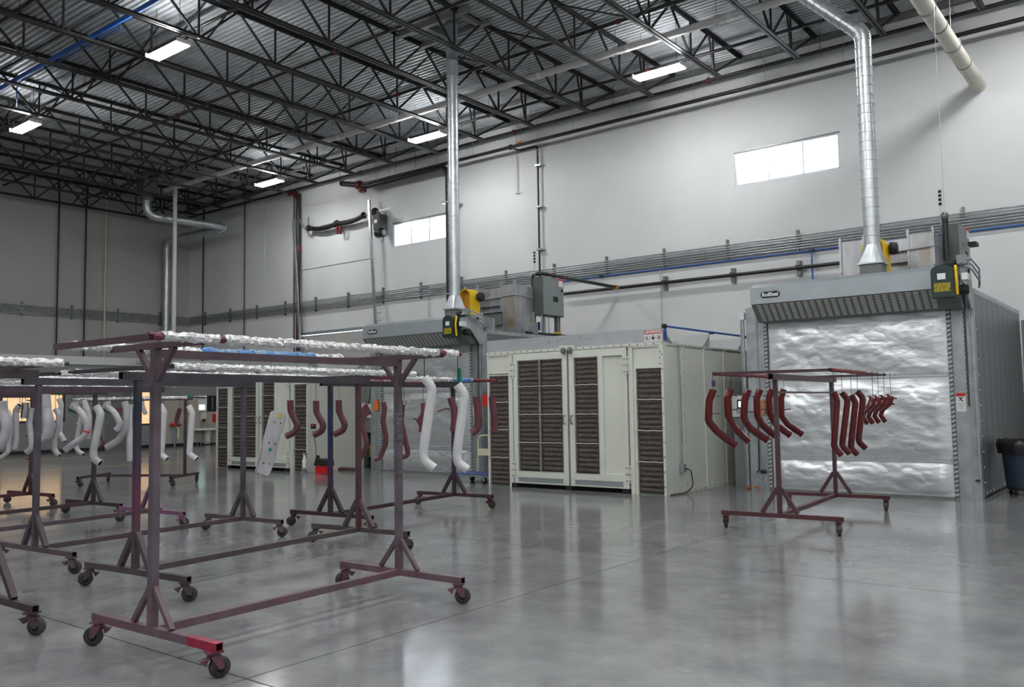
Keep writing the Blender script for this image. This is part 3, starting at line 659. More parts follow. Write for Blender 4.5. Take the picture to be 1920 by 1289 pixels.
for yy, zz_ in ((13.98, 3.34), (14.42, 3.46)): MB().lathe([(.035, 0), (.035, .012)], (bx+.08, yy, zz_), 'x', 12).build('bracket_bearing', M['dark'], ov)
MB().lathe([(.06, -.02), (.075, 0), (.075, .14), (.05, .15)], (bx-.02, 14.1, 3.15), 'x', 14).build('chain_wheel', M['rubber'], ov)
MB().box(bx+.0, bx+.13, 14.0, 14.14, 3.52, 3.66).build('limit_switch_box', M['cabinet'], ov)
MB().box(bx+.09, bx+.17, 13.8, 13.95, 3.26, 3.36).build('junction_box', M['label'], ov)
for k in range(3): MB().tube(fillet([(bx+.02, 13.95+.05*k, 3.52), (bx+.16, 14.1+.05*k, 3.62-.08*k), (bx+.2, 14.6, 3.5-.1*k), (bx+.15, 14.8, 3.24)], .12), .013, 7).build('flexible_conduit', M['galv'], ov)
m = MB()
for k in range(44): z = 3.0-k*.036; m.tube([(-2.60+(.008 if k % 2 else 0), 14.555, z), (-2.60+(.008 if k % 2 else 0), 14.555, z-.03)], .015, 5)
tag(m.build('hand_chain', M['chain'], ov), kind='stuff')
MB().tube([(-2.53, 14.56, 3.0), (-2.53, 14.56, .25)], .012, 6).build('post_conduit', M['galv'], ov)
# safety label on the post
MB().box(-2.77, -2.64, 14.574, 14.58, 1.34, 1.62).build('safety_label', M['label'], ov)
MB().box(-2.77, -2.64, 14.570, 14.574, 1.57, 1.62).build('safety_label_band', M['red'], ov)
m = MB(); m.bar((-2.735, 14.572, 1.545), (-2.675, 14.572, 1.545), .014, .004, up=(0, 1, 0)).bar((-2.715, 14.572, 1.54), (-2.70, 14.572, 1.515), .016, .004, up=(0, 1, 0)).bar((-2.71, 14.572, 1.525), (-2.675, 14.572, 1.49), .014, .004, up=(0, 1, 0)).bar((-2.70, 14.572, 1.52), (-2.735, 14.572, 1.505), .01, .004, up=(0, 1, 0))
for k in range(5): m.box(-2.755, -2.655+(-.02 if k % 2 else 0), 14.5725, 14.574, 1.46-k*.022, 1.464-k*.022)
m.build('safety_label_print', M['ink'], ov)
# roof equipment: heater plenum, blower, guard, control cabinet
MB().box(-5.16, -4.72, 17.1, 17.85, zt2, 4.61).build('plenum_box', M['alum'], ov)
MB().box(-3.90, -3.49, 17.1, 17.85, zt2, 4.60).build('plenum_box', M['alum'], ov)
MB().box(-4.72, -3.90, 17.32, 17.85, zt2, 4.58).build('plenum_core', M['alum'], ov)
MB().box(-3.74, -3.56, 17.096, 17.1, 3.55, 4.35).build('heat_stain', M['alumstain'], ov)
for z in (3.95, 4.12, 4.34): MB().box(-4.72, -3.90, 17.2, 17.32, z, z+.02).build('plenum_shelf', M['galv'], ov)
for X in (-5.16, -4.72, -3.92, -3.49): MB().box(X-.02, X+.02, 17.07, 17.11, 4.0, 4.70).build('plenum_flange', M['galv'], ov)
MB().box(-4.62, -4.0, 17.2, 17.32, 3.62, 3.9).build('burner_opening', M['hooddark'], ov)
MB().tube(fillet([(-4.6, 17.06, 4.28), (-3.45, 17.06, 4.34), (-3.45, 17.9, 4.30)], .06), .012, 6).build('plenum_conduit', M['galv'], ov)
zq1, zq0, zqb = py(1637, 460, 15.55).z, py(1637, 495, 15.55).z, zt2
dx = -4.15; r = .135
m = MB(); bs = [(dx-.19, 15.37), (dx+.19, 15.37), (dx+.19, 15.73), (dx-.19, 15.73)]; n = 16; lo, hi = [], []
for k in range(n):
    a = -3*PI/4+2*PI*k/n; i = k//4; t = (k % 4)/4; p = V((*bs[i], 0)).lerp(V((*bs[(i+1) % 4], 0)), t); lo.append(V((p.x, p.y, zq0))); hi.append(V((dx+r*math.cos(a), 15.55+r*math.sin(a), zq1)))
m.add(lo+hi, [(k, (k+1) % n, n+(k+1) % n, n+k) for k in range(n)]); m.box(dx-.21, dx+.21, 15.35, 15.75, zq0-.02, zq0+.01).build('duct_transition', M['spiral'], ov)
MB().box(dx-.18, dx+.18, 15.38, 15.72, 3.50, zq0-.02).build('fan_outlet', M['hooddark'], ov)
MB().lathe([(.36, -.17), (.40, -.15), (.40, .15), (.36, .17)], (dx-.12, 15.95, 3.50), 'x', 22).build('fan_housing', M['hooddark'], ov)
MB().box(-3.92, -3.42, 15.5, 16.1, 3.42, 3.66).box(-4.45, -3.4, 15.4, 16.6, zt2, 3.28).build('fan_base', M['cabinet'], ov)
MB().box(-3.62, -3.46, 15.49, 15.5, 3.56, 3.63).build('yellow_plate', M['yellow'], ov)
gx0, gx1, gy0, gy1, gz0, gz1 = -4.46, -4.07, 16.05, 16.40, 3.72, 4.46; gc = (gx0+gx1)/2; gr = (gx1-gx0)/2
def arch(rr, y): return [V((gc-rr, y, gz0))]+[V((gc-rr*math.cos(a), y, gz1-gr+rr*math.sin(a))) for a in [PI*i/12 for i in range(13)]]+[V((gc+rr, y, gz0))]
m = MB(); A1, A2, B1, B2 = arch(gr, gy0), arch(gr-.035, gy0), arch(gr, gy1), arch(gr-.035, gy1); k = len(A1)
m.add(A1+A2+B1+B2, [(i, i+1, k+i+1, k+i) for i in range(k-1)]+[(i, i+1, 2*k+i+1, 2*k+i) for i in range(k-1)]+[(k+i, k+i+1, 3*k+i+1, 3*k+i) for i in range(k-1)])
m.build('belt_guard', M['yellow'], ov)
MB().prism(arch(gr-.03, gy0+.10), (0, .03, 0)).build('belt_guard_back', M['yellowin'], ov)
MB().lathe([(.08, 0), (.115, .01), (.115, .08), (.105, .09), (.105, .12), (.06, .13)], (gx1+.01, gy1-.05, 4.26), 'x', 18).build('blower_motor', M['rubber'], ov)
MB().box(-4.05, -3.75, 16.2, 16.6, 3.28, 3.72).build('blower_stand', M['galv'], ov)
MB().box(-3.52, -3.22, 17.92, 18.86, 3.86, 4.86).build('control_cabinet', M['cabdark'], ov)
MB().box(-3.22, -3.195, 17.94, 18.84, 3.88, 4.84).build('cabinet_door', M['cabinet'], ov)
MB().box(-3.196, -3.19, 18.36, 18.58, 4.24, 4.38).build('cabinet_nameplate', M['rubber'], ov)
MB().box(-3.196, -3.188, 18.62, 18.80, 4.66, 4.82).build('cabinet_label', M['label'], ov)
MB().box(-3.196, -3.186, 18.56, 18.82, 4.82, 4.87).build('orange_label', M['redtape'], ov)
MB().lathe([(.035, 0), (.035, .03)], (-3.196, 18.76, 4.56), 'x', 12).build('cabinet_switch', M['rubber'], ov)
for yy in (18.1, 18.7): MB().box(-3.42, -3.32, yy, yy+.08, zt2, 3.86).build('cabinet_leg', M['galv'], ov)
m = MB().tube([(-3.52, 18.0, 4.86), (-3.52, 18.0, 5.26)], .008, 6); m.build('stack_light_pole', M['galv'], ov)
for k in range(4): MB().lathe([(.026, 0), (.03, .008), (.03, .05), (.026, .056)], (-3.52, 18.0, 5.26+k*.08), 'z', 10).build('stack_light_lens', M['ink'], ov)
MB().lathe([(.024, 0), (.024, .30)], (-3.52, 18.0, 5.26), 'z', 10).build('stack_light_core', M['label'], ov)
m = MB(); m.box(-3.3, -3.15, 17.4, 17.6, 3.34, 3.62).tube([(-3.22, 17.5, 3.3), (-3.22, 17.5, 3.9)], .03, 8).build('gas_valve', M['cabinet'], ov)
MB().tube([(-3.22, 17.2, 3.36), (-3.22, 19.3, 3.36)], .04, 8).build('gas_train_pipe', M['blackpipe'], ov)
MB().bar((-3.17, 18.35, 3.42), (-3.17, 18.65, 3.42), .04).build('yellow_valve_handle', M['yellow'], ov)
for k, yy in enumerate((17.95, 18.25, 18.75)): MB().tube([(-3.28, yy, 3.88), (-3.28, yy, zt2)], .018, 6).build('cabinet_conduit', M['copper' if k == 2 else 'galv'], ov)
# second oven: the same build, ten metres to the left
ov2 = copy_tree(ov); ov2.location = (OX-9.75, OY, 0); ov2['label'] = 'left-hand curing oven with silver curtain, half hidden behind the spray booth'
INV[ov2] = Matrix.Translation(ov2.location).inverted()
# right oven only: rear section, gas riser, conduits on its left post
MB().box(-2.47, -1.3, 19.45, 21.2, 0, 3.05).build('rear_section', M['ovenwall'], ov)
p = py(1771, 405, 17.3); q = py(1776, 478, 17.3)
MB().tube([p, V((p.x, p.y, q.z)), V((p.x, p.y, zt2))], .055, 10).build('gas_riser', M['blackpipe'], ov)
MB().lathe([(.055, -.06), (.07, -.04), (.07, .03), (.03, .07)], p, 'z', 10).build('gas_regulator', M['bolt'], ov)
a = py(1409, 582, 14.56)
MB().tube([(-6.16, 14.6, 3.02), (-6.16, 14.6, .05)], .028, 8).tube([(-6.22, 14.66, 3.0), (-6.22, 14.66, .05)], .02, 8).build('side_conduit', M['galv'], ov)
MB().box(-6.2, -6.12, 14.55, 14.63, 3.0, 3.12).build('conduit_box', M['label'], ov)
MB().tube(fillet([(-5.93, 14.57, 1.4), (-5.93, 14.54, .35), (-5.97, 14.53, .30)], .04), .012, 6).lathe([(.03, -.04), (.03, .05)], (-5.86, 14.53, .32), 'x', 8).build('small_valve', M['rubber'], ov)
MB().tube([(-2.56, 14.555, .30), (-2.50, 14.555, .30)], .018, 8).build('air_fitting', M['rubber'], ov)
MB().box(-3.12, -2.98, 18.2, 18.5, 4.45, 4.52).build('horn', M['rubber'], ov)
# exhaust ducts
o = thing('exhaust_duct', 'tall straight spiral duct from the left oven blower up through the roof deck', 'duct', (dx-9.75, 15.55, zq1), 0, 'spiral exhaust ducts')
ribbed([(dx-9.75, 15.55, zq1), (dx-9.75, 15.55, ZD-1.3)], .135).build('spiral_pipe', M['spiral'], o)
MB().lathe([(.15, 0), (.15, 2.6)], (dx-9.75, 15.55, ZD-1.4), 'z', 20).build('roof_sleeve', M['hood'], o)
o = thing('exhaust_duct', 'spiral duct from the right oven that kinks and slants to the roof at upper right', 'duct', (dx, 15.55, zq1), 0, 'spiral exhaust ducts')
ze = py(1612, 65, 15.55).z
ribbed(fillet([(dx, 15.55, zq1), (dx, 15.55, ze), (dx-3.15, 15.55, ZD+.15)], .3, 6), .135).build('spiral_pipe', M['spiral'], o)
# ------------------------------------------------------------------ spray booths
BX, BY = -8.77, 12.9
bo = thing('spray_booth', 'nearer cream spray booth with warning sign and brown filter doors, centre', 'booth', (BX, BY, 0))
bx0, bx1, bt = -10.68, -6.85, 2.52; fy = 12.9
def padmesh(wd, ht, seed):
    def fn(u, v):
        x = wd*(u-.5); z = ht*v; e = min(1, 9*u*(1-u))*1
        p = abs(math.sin(6*PI*v+.25*noise.noise(V((u*3, v*6, seed)))))**.55
        mid = 1-.35*math.exp(-((u-.5)/.05)**2)-.2*math.exp(-((u-.25)/.04)**2)-.2*math.exp(-((u-.75)/.04)**2)
        return V((x, -.006-.045*e*p*mid-.008*noise.noise(V((u*7, v*16, seed))), z))
    mb = MB(); mb.grid(fn, 12, 36); mb.box(-wd/2, wd/2, -.006, .03, 0, ht); return mb.mesh('filter_pad', M['pad'])
ps = [padmesh(.48, .525, k) for k in (1, 2)]; pq = [padmesh(.485, .515, k) for k in (3, 4)]
zs4 = [.03, .555, 1.08, 1.605]
def rodm(parent, a, b, z):
    P = [(a+(b-a)*i/8, fy-.05+.004*math.sin(i*2.1), z+.004*math.sin(i*1.7+a)) for i in range(9)]; MB().tube(P, .011, 6).build('filter_rod', M['rod'], parent)
for xa, xb in ((-10.645, -10.16), (-7.385, -6.895)):
    for k, z in enumerate(zs4):
        inst('filter_pad', ps[k % 2], bo, ((xa+xb)/2-BX, fy+.02-BY, z))
        if k: rodm(bo, xa, xb, z-.003)
    MB().box(xa-.02, xb+.02, fy+.05, fy+.07, 0, 2.13).build('bay_backing', M['booth'], bo)
def bolts(pts, ax='y', r=.011, t=-.012):
    m = MB()
    for p in pts: m.lathe([(r, 0), (r, t)], p, ax, 6)
    return m
# front frame
MB().box(-10.68, -10.645, fy-.03, fy+.05, 0, bt).box(-10.16, -10.06, fy-.03, fy+.06, 0, bt).box(-10.645, -10.16, fy-.03, fy+.03, 2.11, 2.15).build('front_post', M['booth'], bo)
MB().box(-7.525, -7.44, fy-.03, fy+.06, 0, bt).box(-7.43, -7.385, fy-.03, fy+.05, 0, 2.13).build('front_post', M['booth'], bo)
MB().box(-6.895, -6.85, fy-.035, fy+.08, 0, bt).box(-6.93, -6.845, fy-.04, fy-.03, 2.13, bt).build('corner_post', M['booth'], bo)
for xa, xb in ((-10.645, -10.16), (-7.43, -6.93)):
    MB().box(xa, xb, fy-.01, fy+.02, 2.15, bt).box(xa, xb, fy-.035, fy-.01, bt-.03, bt).box(xa, xb, fy-.03, fy-.01, 2.13, 2.16).build('upper_panel', M['booth'], bo)
MB().box(bx0, bx1, fy-.045, fy+.1, bt, bt+.05).build('header_flange', M['booth'], bo)
MB().box(-8.95, -8.62, fy-.05, fy-.045, bt+.03, bt+.09).build('header_splice', M['booth'], bo)
MB().box(bx0, bx1, fy-.02, fy, bt+.05, 2.80).build('top_fascia', M['boothalu'], bo)
pts = [(bx0+.06+k*.157, fy-.045, bt+.026) for k in range(25)]+[(-6.87, fy-.04, .15+k*.245) for k in range(10)]+[(-6.905, fy-.04, 2.2+k*.1) for k in range(3)]+[(-9.2, fy-.02, 2.68), (-9.0, fy-.02, 2.7), (-8.9, fy-.02, 2.73), (-8.5, fy-.02, 2.73), (-8.3, fy-.02, 2.7)]
tag(bolts(pts).build('frame_bolts', M['bolt'], bo), kind='stuff')
MB().box(bx0+.1, bx1-.1, fy+.075, fy+.085, .01, bt-.02).build('dark_interior', M['dark'], bo)  # black sheet standing in for the shade seen through the door gaps
def door(xa, xb, cols, blank, hingeside):
    d = MB(); z0, z1 = .085, bt-.01; yb, yf = fy+.02, fy-.045; xs0 = cols[0][0]-.012; xs1 = cols[-1][1]+.012
    d.box(xa, xs0, yf, yb, z0, z1)
    d.box(xs0, xb if blank else xs1, yf, yb, z1-.13, z1).box(xs0, xb if blank else xs1, yf, yb, z0, .315)
    if blank:
        d.box(xs1, blank[0], yf, yb, .315, z1-.13).box(blank[0], blank[1], yf+.05, yb+.02, .315, z1-.13).box(blank[1], xb, yf, yb, .315, z1-.13)
    else: d.box(xs1, xb, yf, yb, z0, z1)
    o = d.build('door', M['booth'], bo)
    MB().box(xa+.1, xb-.12, yf-.006, yf-.001, .135, .19).box(xa+.09, xb-.11, yf-.01, yf-.001, .12, .135).box(xa+.09, xb-.11, yf-.01, yf-.001, .19, .2).build('bottom_groove', M['hood'], o)
    for ci, (ca_, cb_) in enumerate(cols):
        for k in range(4):
            inst('filter_pad', pq[(k+ci) % 2], o, ((ca_+cb_)/2-BX, fy+.0-BY, .325+k*.521))
            if k: rodm(o, ca_, cb_, .322+k*.521)
    for (p_, q_) in zip(cols, cols[1:]): MB().box(p_[1], q_[0], fy-.05, fy, .31, z1-.12).build('centre_bar', M['galv'], o)
    m = MB().box(xs0, xs0+.014, fy-.048, fy-.04, .315, z1-.13).box(xs1-.014, xs1, fy-.048, fy-.04, .315, z1-.13).box(xs0, xs1, fy-.048, fy-.04, .31, .322).box(xs0, xs1, fy-.048, fy-.04, z1-.14, z1-.128)
    m.build('filter_edge', M['galv'], o)
    hx = xa+.06 if hingeside > 0 else xb-.06
    MB().tube(fillet([(hx, yf, 1.34), (hx, yf-.06, 1.33), (hx, yf-.06, 1.20), (hx, yf, 1.19)], .03), .012, 7).build('pull_handle', M['bolt'], o)
    MB().lathe([(.026, -.015), (.042, -.01), (.042, .08), (.026, .09)], (xa+.05 if hingeside > 0 else xb-.05, yf-.03, 2.48), 'z', 12).build('latch', M['hooddark'], o)
    hh = xb if hingeside > 0 else xa
    for zc_ in (.33, 2.20):
        g = MB().box(hh-.055, hh-.008, yf-.008, yf, zc_-.15, zc_+.15).box(hh+.004, hh+.05, fy-.042, fy-.03, zc_-.15, zc_+.15).tube([(hh, yf-.008, zc_-.15), (hh, yf-.008, zc_+.15)], .011, 8).build('hinge', M['booth'], o)
        bolts([(hh+s, yf-.008, zc_+dz) for s in (-.035, .028) for dz in (-.11, 0, .11)], r=.012).build('hinge_screw', M['bolt'], o)
    return o
door(-10.03, -8.80, [(-9.915, -9.43), (-9.395, -8.91)], None, -1)
door(-8.755, -7.555, [(-8.63, -8.145)], (-8.045, -7.64), 1)
for X in (-10.03, -8.8, -7.62): MB().box(X-.06, X+.07, fy-.06, fy+.06, 0, .085).build('door_foot', M['rubber'], bo)
# sides, roof, back
YB = 17.4; seams = [fy+.08, 13.60, 14.46, 15.31, 16.16, 17.0, YB]
for X, s in ((bx1, 1), (bx0, -1)):
    for a, b in zip(seams, seams[1:]):
        q = X-.03*s; MB().box(min(q, X-.004*s), max(q, X-.004*s), a+.005, b-.005, .02, bt).build('side_panel', M['booth'], bo)
        MB().box(min(X-.01*s, X+.012*s), max(X-.01*s, X+.012*s), b-.06, b+.0, .0, bt).build('panel_flange', M['booth'], bo)
    MB().box(min(X-.02*s, X+.02*s), max(X-.02*s, X+.02*s), fy+.08, YB, bt, bt+.03).box(min(X, X+.01*s), max(X, X+.01*s), fy+.08, YB, 0, .05).build('edge_flange', M['booth'], bo)
    pts = [(X+.012*s, b-.03, .15+k*.24) for b in seams[1:] for k in range(10)]+[(X+.02*s, fy+.2+k*.14, bt+.02) for k in range(31)]+[(X+.01*s, fy+.2+k*.2, .03) for k in range(21)]
    tag(bolts(pts, 'x', .010, .01*s).build('panel_bolts', M['bolt'], bo), kind='stuff')
MB().box(bx0+.03, bx1-.03, fy+.08, YB, bt-.03, bt).build('roof_panel', M['booth'], bo)
MB().box(bx0+.03, bx1-.03, YB-.03, YB, 0, bt-.03).build('back_panel', M['booth'], bo)
for y in (14.75, 16.3):
    MB().box(bx0+.05, bx1-.04, y-.01, y+.01, bt, 2.80).build('roof_upstand', M['boothalu'], bo)
    MB().prism([(bx1-.05, y-.01, bt), (bx1-.05, y-.35, bt), (bx1-.05, y-.01, 2.75)], (.012, 0, 0)).build('upstand_gusset', M['boothalu'], bo)
MB().prism([(bx1-.02, fy, bt+.03), (bx1-.02, fy+.35, bt+.03), (bx1-.02, fy, 2.78)], (.012, 0, 0)).build('fascia_gusset', M['galv'], bo)
bo2 = copy_tree(bo); bo2.location = (BX-9.85, BY+.45, 0); bo2['label'] = 'farther cream spray booth at the left, seen between the rack posts'
INV[bo2] = Matrix.Translation(bo2.location).inverted()
# only on the nearer booth: sign, blank label, side conduit, outlet and cord, blue air line
sg = MB().box(-7.20, -6.862, fy-.026, fy-.02, 2.585, 2.775).build('warning_sign', M['label'], bo)
MB().box(-7.195, -6.867, fy-.03, fy-.026, 2.71, 2.77).build('sign_red_band', M['red'], sg)
text_mb('WARNING', .057, (-7.012, fy-.032, 2.74), (1, 0, 0), (0, 0, 1), bold=.002).build('sign_lettering', M['label'], sg)
MB().prism([(-7.182, fy-.0305, 2.722), (-7.142, fy-.0305, 2.722), (-7.162, fy-.0305, 2.758)], (0, -.002, 0)).build('sign_triangle', M['label'], sg)
for k in range(3):
    xc = -7.14+k*.11; zc = 2.645
    m = MB(); m.tube([(xc+.04*math.cos(2*PI*i/20), fy-.028, zc+.04*math.sin(2*PI*i/20)) for i in range(21)], .0035, 5)
    if k != 1: m.bar((xc-.028, fy-.028, zc+.028), (xc+.028, fy-.028, zc-.028), .005)
    m.build('sign_ring', M['pic'], sg)
    m = MB()
    if k == 0: m.bar((xc-.012, fy-.028, zc-.028), (xc+.002, fy-.028, zc+.02), .010)
    elif k == 1: m.prism([(xc-.02, fy-.027, zc-.026), (xc-.022, fy-.027, zc), (xc, fy-.027, zc+.03), (xc+.022, fy-.027, zc), (xc+.02, fy-.027, zc-.026)], (0, -.003, 0))
    else: m.bar((xc-.02, fy-.028, zc-.02), (xc+.02, fy-.028, zc+.016), .012)
    m.build('sign_pictogram', M['ink'], sg)
MB().box(-7.40, -7.215, fy-.024, fy-.02, 2.59, 2.70).build('blank_label', M['boothalu'], bo)
yc = pxx(1279, 870, bx1+.03).y
MB().tube(fillet([(bx1-.1, yc-.05, bt+.07), (bx1+.05, yc-.05, bt+.07), (bx1+.05, yc, 1.9), (bx1+.05, yc, .46)], .06), .014, 7).build('side_conduit', M['galv'], bo)
MB().box(bx1+.015, bx1+.08, yc-.05, yc+.05, .36, .50).build('outlet_box', M['galv'], bo)
MB().tube(fillet([(bx1+.08, yc, .42), (bx1+.15, yc+.08, .40), (bx1+.17, yc+.12, .12), (bx1+.10, yc+.0, .018), (bx1+.06, yc-.5, .014)], .12), .010, 7).build('power_cord', M['rubber'], bo)
t = thing('booth_air_line', 'blue air pipe on black brackets along the roof edge of the nearer booth', 'pipe', (bx1+.02, fy, 2.83))
MB().tube([(bx1+.02, fy+.02, 2.83), (bx1+.02, YB+1, 2.83)], .02, 8).build('pipe_run', M['blue'], t)
MB().tube([(bx1+.02, fy+.03, 2.83), (bx1+.02, fy+.06, bt+.08)], .02, 8).build('down_leg', M['blue'], t)
MB().lathe([(.025, -.05), (.04, -.03), (.04, .04), (.025, .06)], (bx1+.02, fy+.0, 2.83), 'y', 10).build('black_elbow', M['rubber'], t)
for y in (14.75, 16.3): MB().box(bx1-.03, bx1+.05, y-.03, y+.03, 2.795, 2.815).build('clip', M['rubber'], t)
# ------------------------------------------------------------------ rolling racks
def caster_meshes(pm):
    m = MB(); m.box(-.045, .045, -.04, .04, -.012, 0); m.lathe([(.03, -.03), (.034, -.012)], (0, 0, 0), 'z', 10)
    for s in (-1, 1): m.prism([(-.03, s*.026, -.03), (.035, s*.026, -.03), (.055, s*.026, -.105), (.02, s*.026, -.105)], (0, s*.006, 0))
    m.box(-.03, .035, -.03, .03, -.034, -.026)
    m.prism([(-.03, -.02, -.035), (-.085, -.02, -.045), (-.05, -.02, -.08)], (0, .04, 0))
    wl = MB().lathe([(.030, -.02), (.058, -.02), (.0625, -.012), (.0625, .012), (.058, .02), (.030, .02)], (.035, 0, -.0975), 'y', 20)
    hb = MB().lathe([(.012, -.031), (.03, -.022), (.03, .022), (.012, .031)], (.035, 0, -.0975), 'y', 12)
    return m.mesh('caster', pm), wl.mesh('wheel', M['wheel']), hb.mesh('hub', M['hub'])
RACKS = {}
FZ0, FZ1 = .16, .21
def foilrod(parent, x, y0, y1, z, segs, pm, r=.029, bare=.013):
    rod = MB().tube([(x, y0, z), (x, y1, z)], bare, 8, cap='open').build('hanging_rod', [pm, M['dark']], parent, False)
    for a, b, mt in segs:
        ya, yb = y0+(y1-y0)*a, y0+(y1-y0)*b; n = max(3, int((yb-ya)/.022))
        P = [(x+random.uniform(-.002, .002), ya+(yb-ya)*i/n, z+random.uniform(-.003, .003)) for i in range(n+1)]
        MB().tube(P, r*(.8 if mt in ('redfoil', 'plum') else 1), 9, sm=False, jit=.3 if mt not in ('redfoil', 'plum') else .12).build('foil_wrap' if mt not in ('redfoil', 'plum') else 'painted_sleeve', M[mt], rod, False)
def rack(key, lab, kind, N, Fp, H, pm, segL, segR, foot=.72, oh=.22, tie=False, magenta=False, hw=.69, seed=0, beam=.07, brace=True, wrot=1.0, mb=.16, br=None, far=None, beamm=None):
    dx, dy = Fp[0]-N[0], Fp[1]-N[1]; Lr = math.hypot(dx, dy); rz = math.atan2(-dx, dy); c = ((N[0]+Fp[0])/2, (N[1]+Fp[1])/2, 0)
    t = thing('hanging_rack', lab, 'rack', c, rz, 'rolling hanging racks'); P = M[pm]; rnd = random.Random(seed)
    cm, wm, hm = caster_meshes(P); a = Lr/2; zm = (FZ0+FZ1)/2
    for s in (-1, 1):
        y = s*a
        f = MB().bar((-foot, y, zm), (foot, y, zm), .05, openend=1).build('foot_beam', [P, M['dark']], t, False)
        MB().box(-.025, .025, y-.025, y+.025, FZ1, H).build('post', M[far] if far and s > 0 else P, t, False)
        rise, run, th = (.30, .21, .045) if kind == 'B' else (.24, .21, .032)
        if br: rise, run = br
        for q in (-1, 1):
            if brace: MB().bar((q*.02, y, FZ1+rise), (q*run, y, FZ1+.005), th).build('foot_brace', P, t, False)
            cs = inst('caster', cm, t, (q*(foot-.05), y, FZ0), (0, 0, rnd.uniform(-.5, .5)+(0 if q > 0 else PI)+wrot))
            inst('wheel', wm, cs); inst('hub', hm, cs)
    MB().bar((0, -a+.025, zm), (0, a-.025, zm), .05).build('base_beam', M[beamm] if beamm else P, t, False)
    if kind == 'A':
        MB().bar((0, -a+.025, H-.03), (0, a-.025, H-.03), .05).build('top_beam', P, t, False)
        for s in (-1, 1):
            y = s*a; MB().bar((-hw-.03, y, H+.02), (hw-.02, y, H+.02), .04, openend=1).build('cross_arm', [P, M['dark']], t, False)
            for q in (-1, 1): MB().bar((q*.02, y, H-.20), (q*.20, y, H+.005), .034).build('arm_brace', P, t, False)
        zr = H+.034; y0, y1 = -a-oh[0], a+oh[1]
        MB().bar((-hw-.03, y0, zr-.01), (hw+.03, y0, zr-.01), .036, openend=1).build('end_bar', [P, M['dark']], t, False)
    else:
        MB().bar((0, -a-mb, H+beam/2), (0, a+mb, H+beam/2), beam, beam, openend=1).build('main_beam', [P, M['dark']], t, False)
        zr = H; y0, y1 = -a-oh, a+oh
        for y in (y0+.06, y1-.06): MB().bar((-hw-.02, y, H+beam+.02), (hw+.02, y, H+beam+.02), .034, openend=1).build('end_bar', [P, M['dark']], t, False)
        zr = H+beam+.02
    foilrod(t, -hw, y0, y1, zr, segL, P); foilrod(t, hw, y0, y1, zr, segR, P)
    if tie: MB().bar((0, -a+.025, H-.15), (0, a-.025, H-.15), .025).build('tie_bar', P, t, False)
    if magenta: MB().bar((foot-.28, -a, zm), (foot+.002, -a, zm), .0515, openend=1).build('painted_tip', [M['magenta'], M['dark']], f, False)
    RACKS[key] = dict(o=t, c=V(c), rz=rz, hw=hw, z=zr); return t
def rodpt(key, side, px, pyy=750):
    R = RACKS[key]; xd = V((math.cos(R['rz']), math.sin(R['rz']), 0)); yd = V((-math.sin(R['rz']), math.cos(R['rz']), 0))
    p = R['c']+xd*(side*R['hw']); k = rat(px, pyy); s = (k*p.y-p.x)/(yd.x-k*yd.y); q = p+yd*s; q.z = R['z']; return q
full = [(.02, .985, 'foil')]
rack('R1', 'largest front rack with Y-shaped arms, a blue-wrapped rod and a magenta-tipped foot', 'A', (-5.14, 2.9), (-5.21, 5.10), 1.942, 'rackA',
     [(.02, .37, 'foil'), (.37, .76, 'bluefoil'), (.76, .87, 'foil')], [(.0, .03, 'plum'), (.03, .165, 'foil'), (.165, .18, 'plum'), (.18, .90, 'foil'), (.90, .93, 'plum'), (.93, .985, 'foil'), (.985, 1, 'plum')], oh=(.36, .20), magenta=True, seed=1, hw=.515, foot=.685)
rack('R10', 'rack cut off by the lower left corner, one foot and a foil rod end showing', 'B', (-7.08, .2), (-7.13, 2.72), 1.815, 'rackD', full, full, seed=2, foot=.75, mb=.31, br=(.45, .42))
rack('R2', 'second rack behind the largest one, near post sprayed blue-black to magenta', 'B', (-7.13, 3.86), (-7.38, 6.60), 1.815, 'rackB', full, full, seed=3, far='rackF')
rack('R0', 'violet rack at the left whose near post stands just right of the picture edge', 'B', (-9.19, 3.92), (-9.39, 6.48), 1.83, 'rackC', full, full, seed=4)
rack('R9', 'rack with a pink far foot, its post hidden behind the front rack', 'B', (-11.0, 3.65), (-11.22, 6.29), 1.80, 'rackP', full, full, seed=5, beamm='rackC')
rack('R6', 'brown rack hung with grey tubes, its base beam running off the left edge', 'B', (-12.75, 3.7), (-12.97, 6.35), 1.80, 'rackD', full, full, seed=6)
rack('R7', 'farther wine-brown rack at the far left edge with short pegs on its post', 'B', (-15.25, 3.9), (-15.46, 6.50), 1.80, 'rackF', full, full, seed=7)
rack('R8', 'small far rack standing askew to the others with slender foil rods', 'B', (-18.4, 9.02), (-16.62, 10.05), 1.76, 'rackD', full, full, foot=.56, hw=.40, oh=.3, seed=8, beam=.03, brace=False)
rack('R5', 'rack with a blue near post before the left oven, rod ending wine red', 'B', (-8.73, 7.33), (-8.97, 9.97), 1.83, 'rackE',
     [(.02, .97, 'redfoil')], [(.03, .22, 'redfoil'), (.2, .62, 'foil'), (.62, .78, 'bluefoil'), (.78, .98, 'redfoil')], seed=9)
rack('RR', 'lone rack at the right holding glossy dark red tubes before the right oven', 'B', (-3.87, 10.07), (-4.02, 12.62), 1.80, 'rackF', [(.02, .98, 'redfoil')], [(.02, .6, 'redfoil')], tie=True, seed=10, wrot=-1.2)
R1o = RACKS['R1']['o']
MB().tube([(random.uniform(-.002, .002), 1.10+random.uniform(-.002, .002), .98+.02*i) for i in range(27)], [.036]*27, 10, sm=False, jit=.13).build('torn_wrap', M['rackC'], R1o, False)
R7o = RACKS['R7']['o']
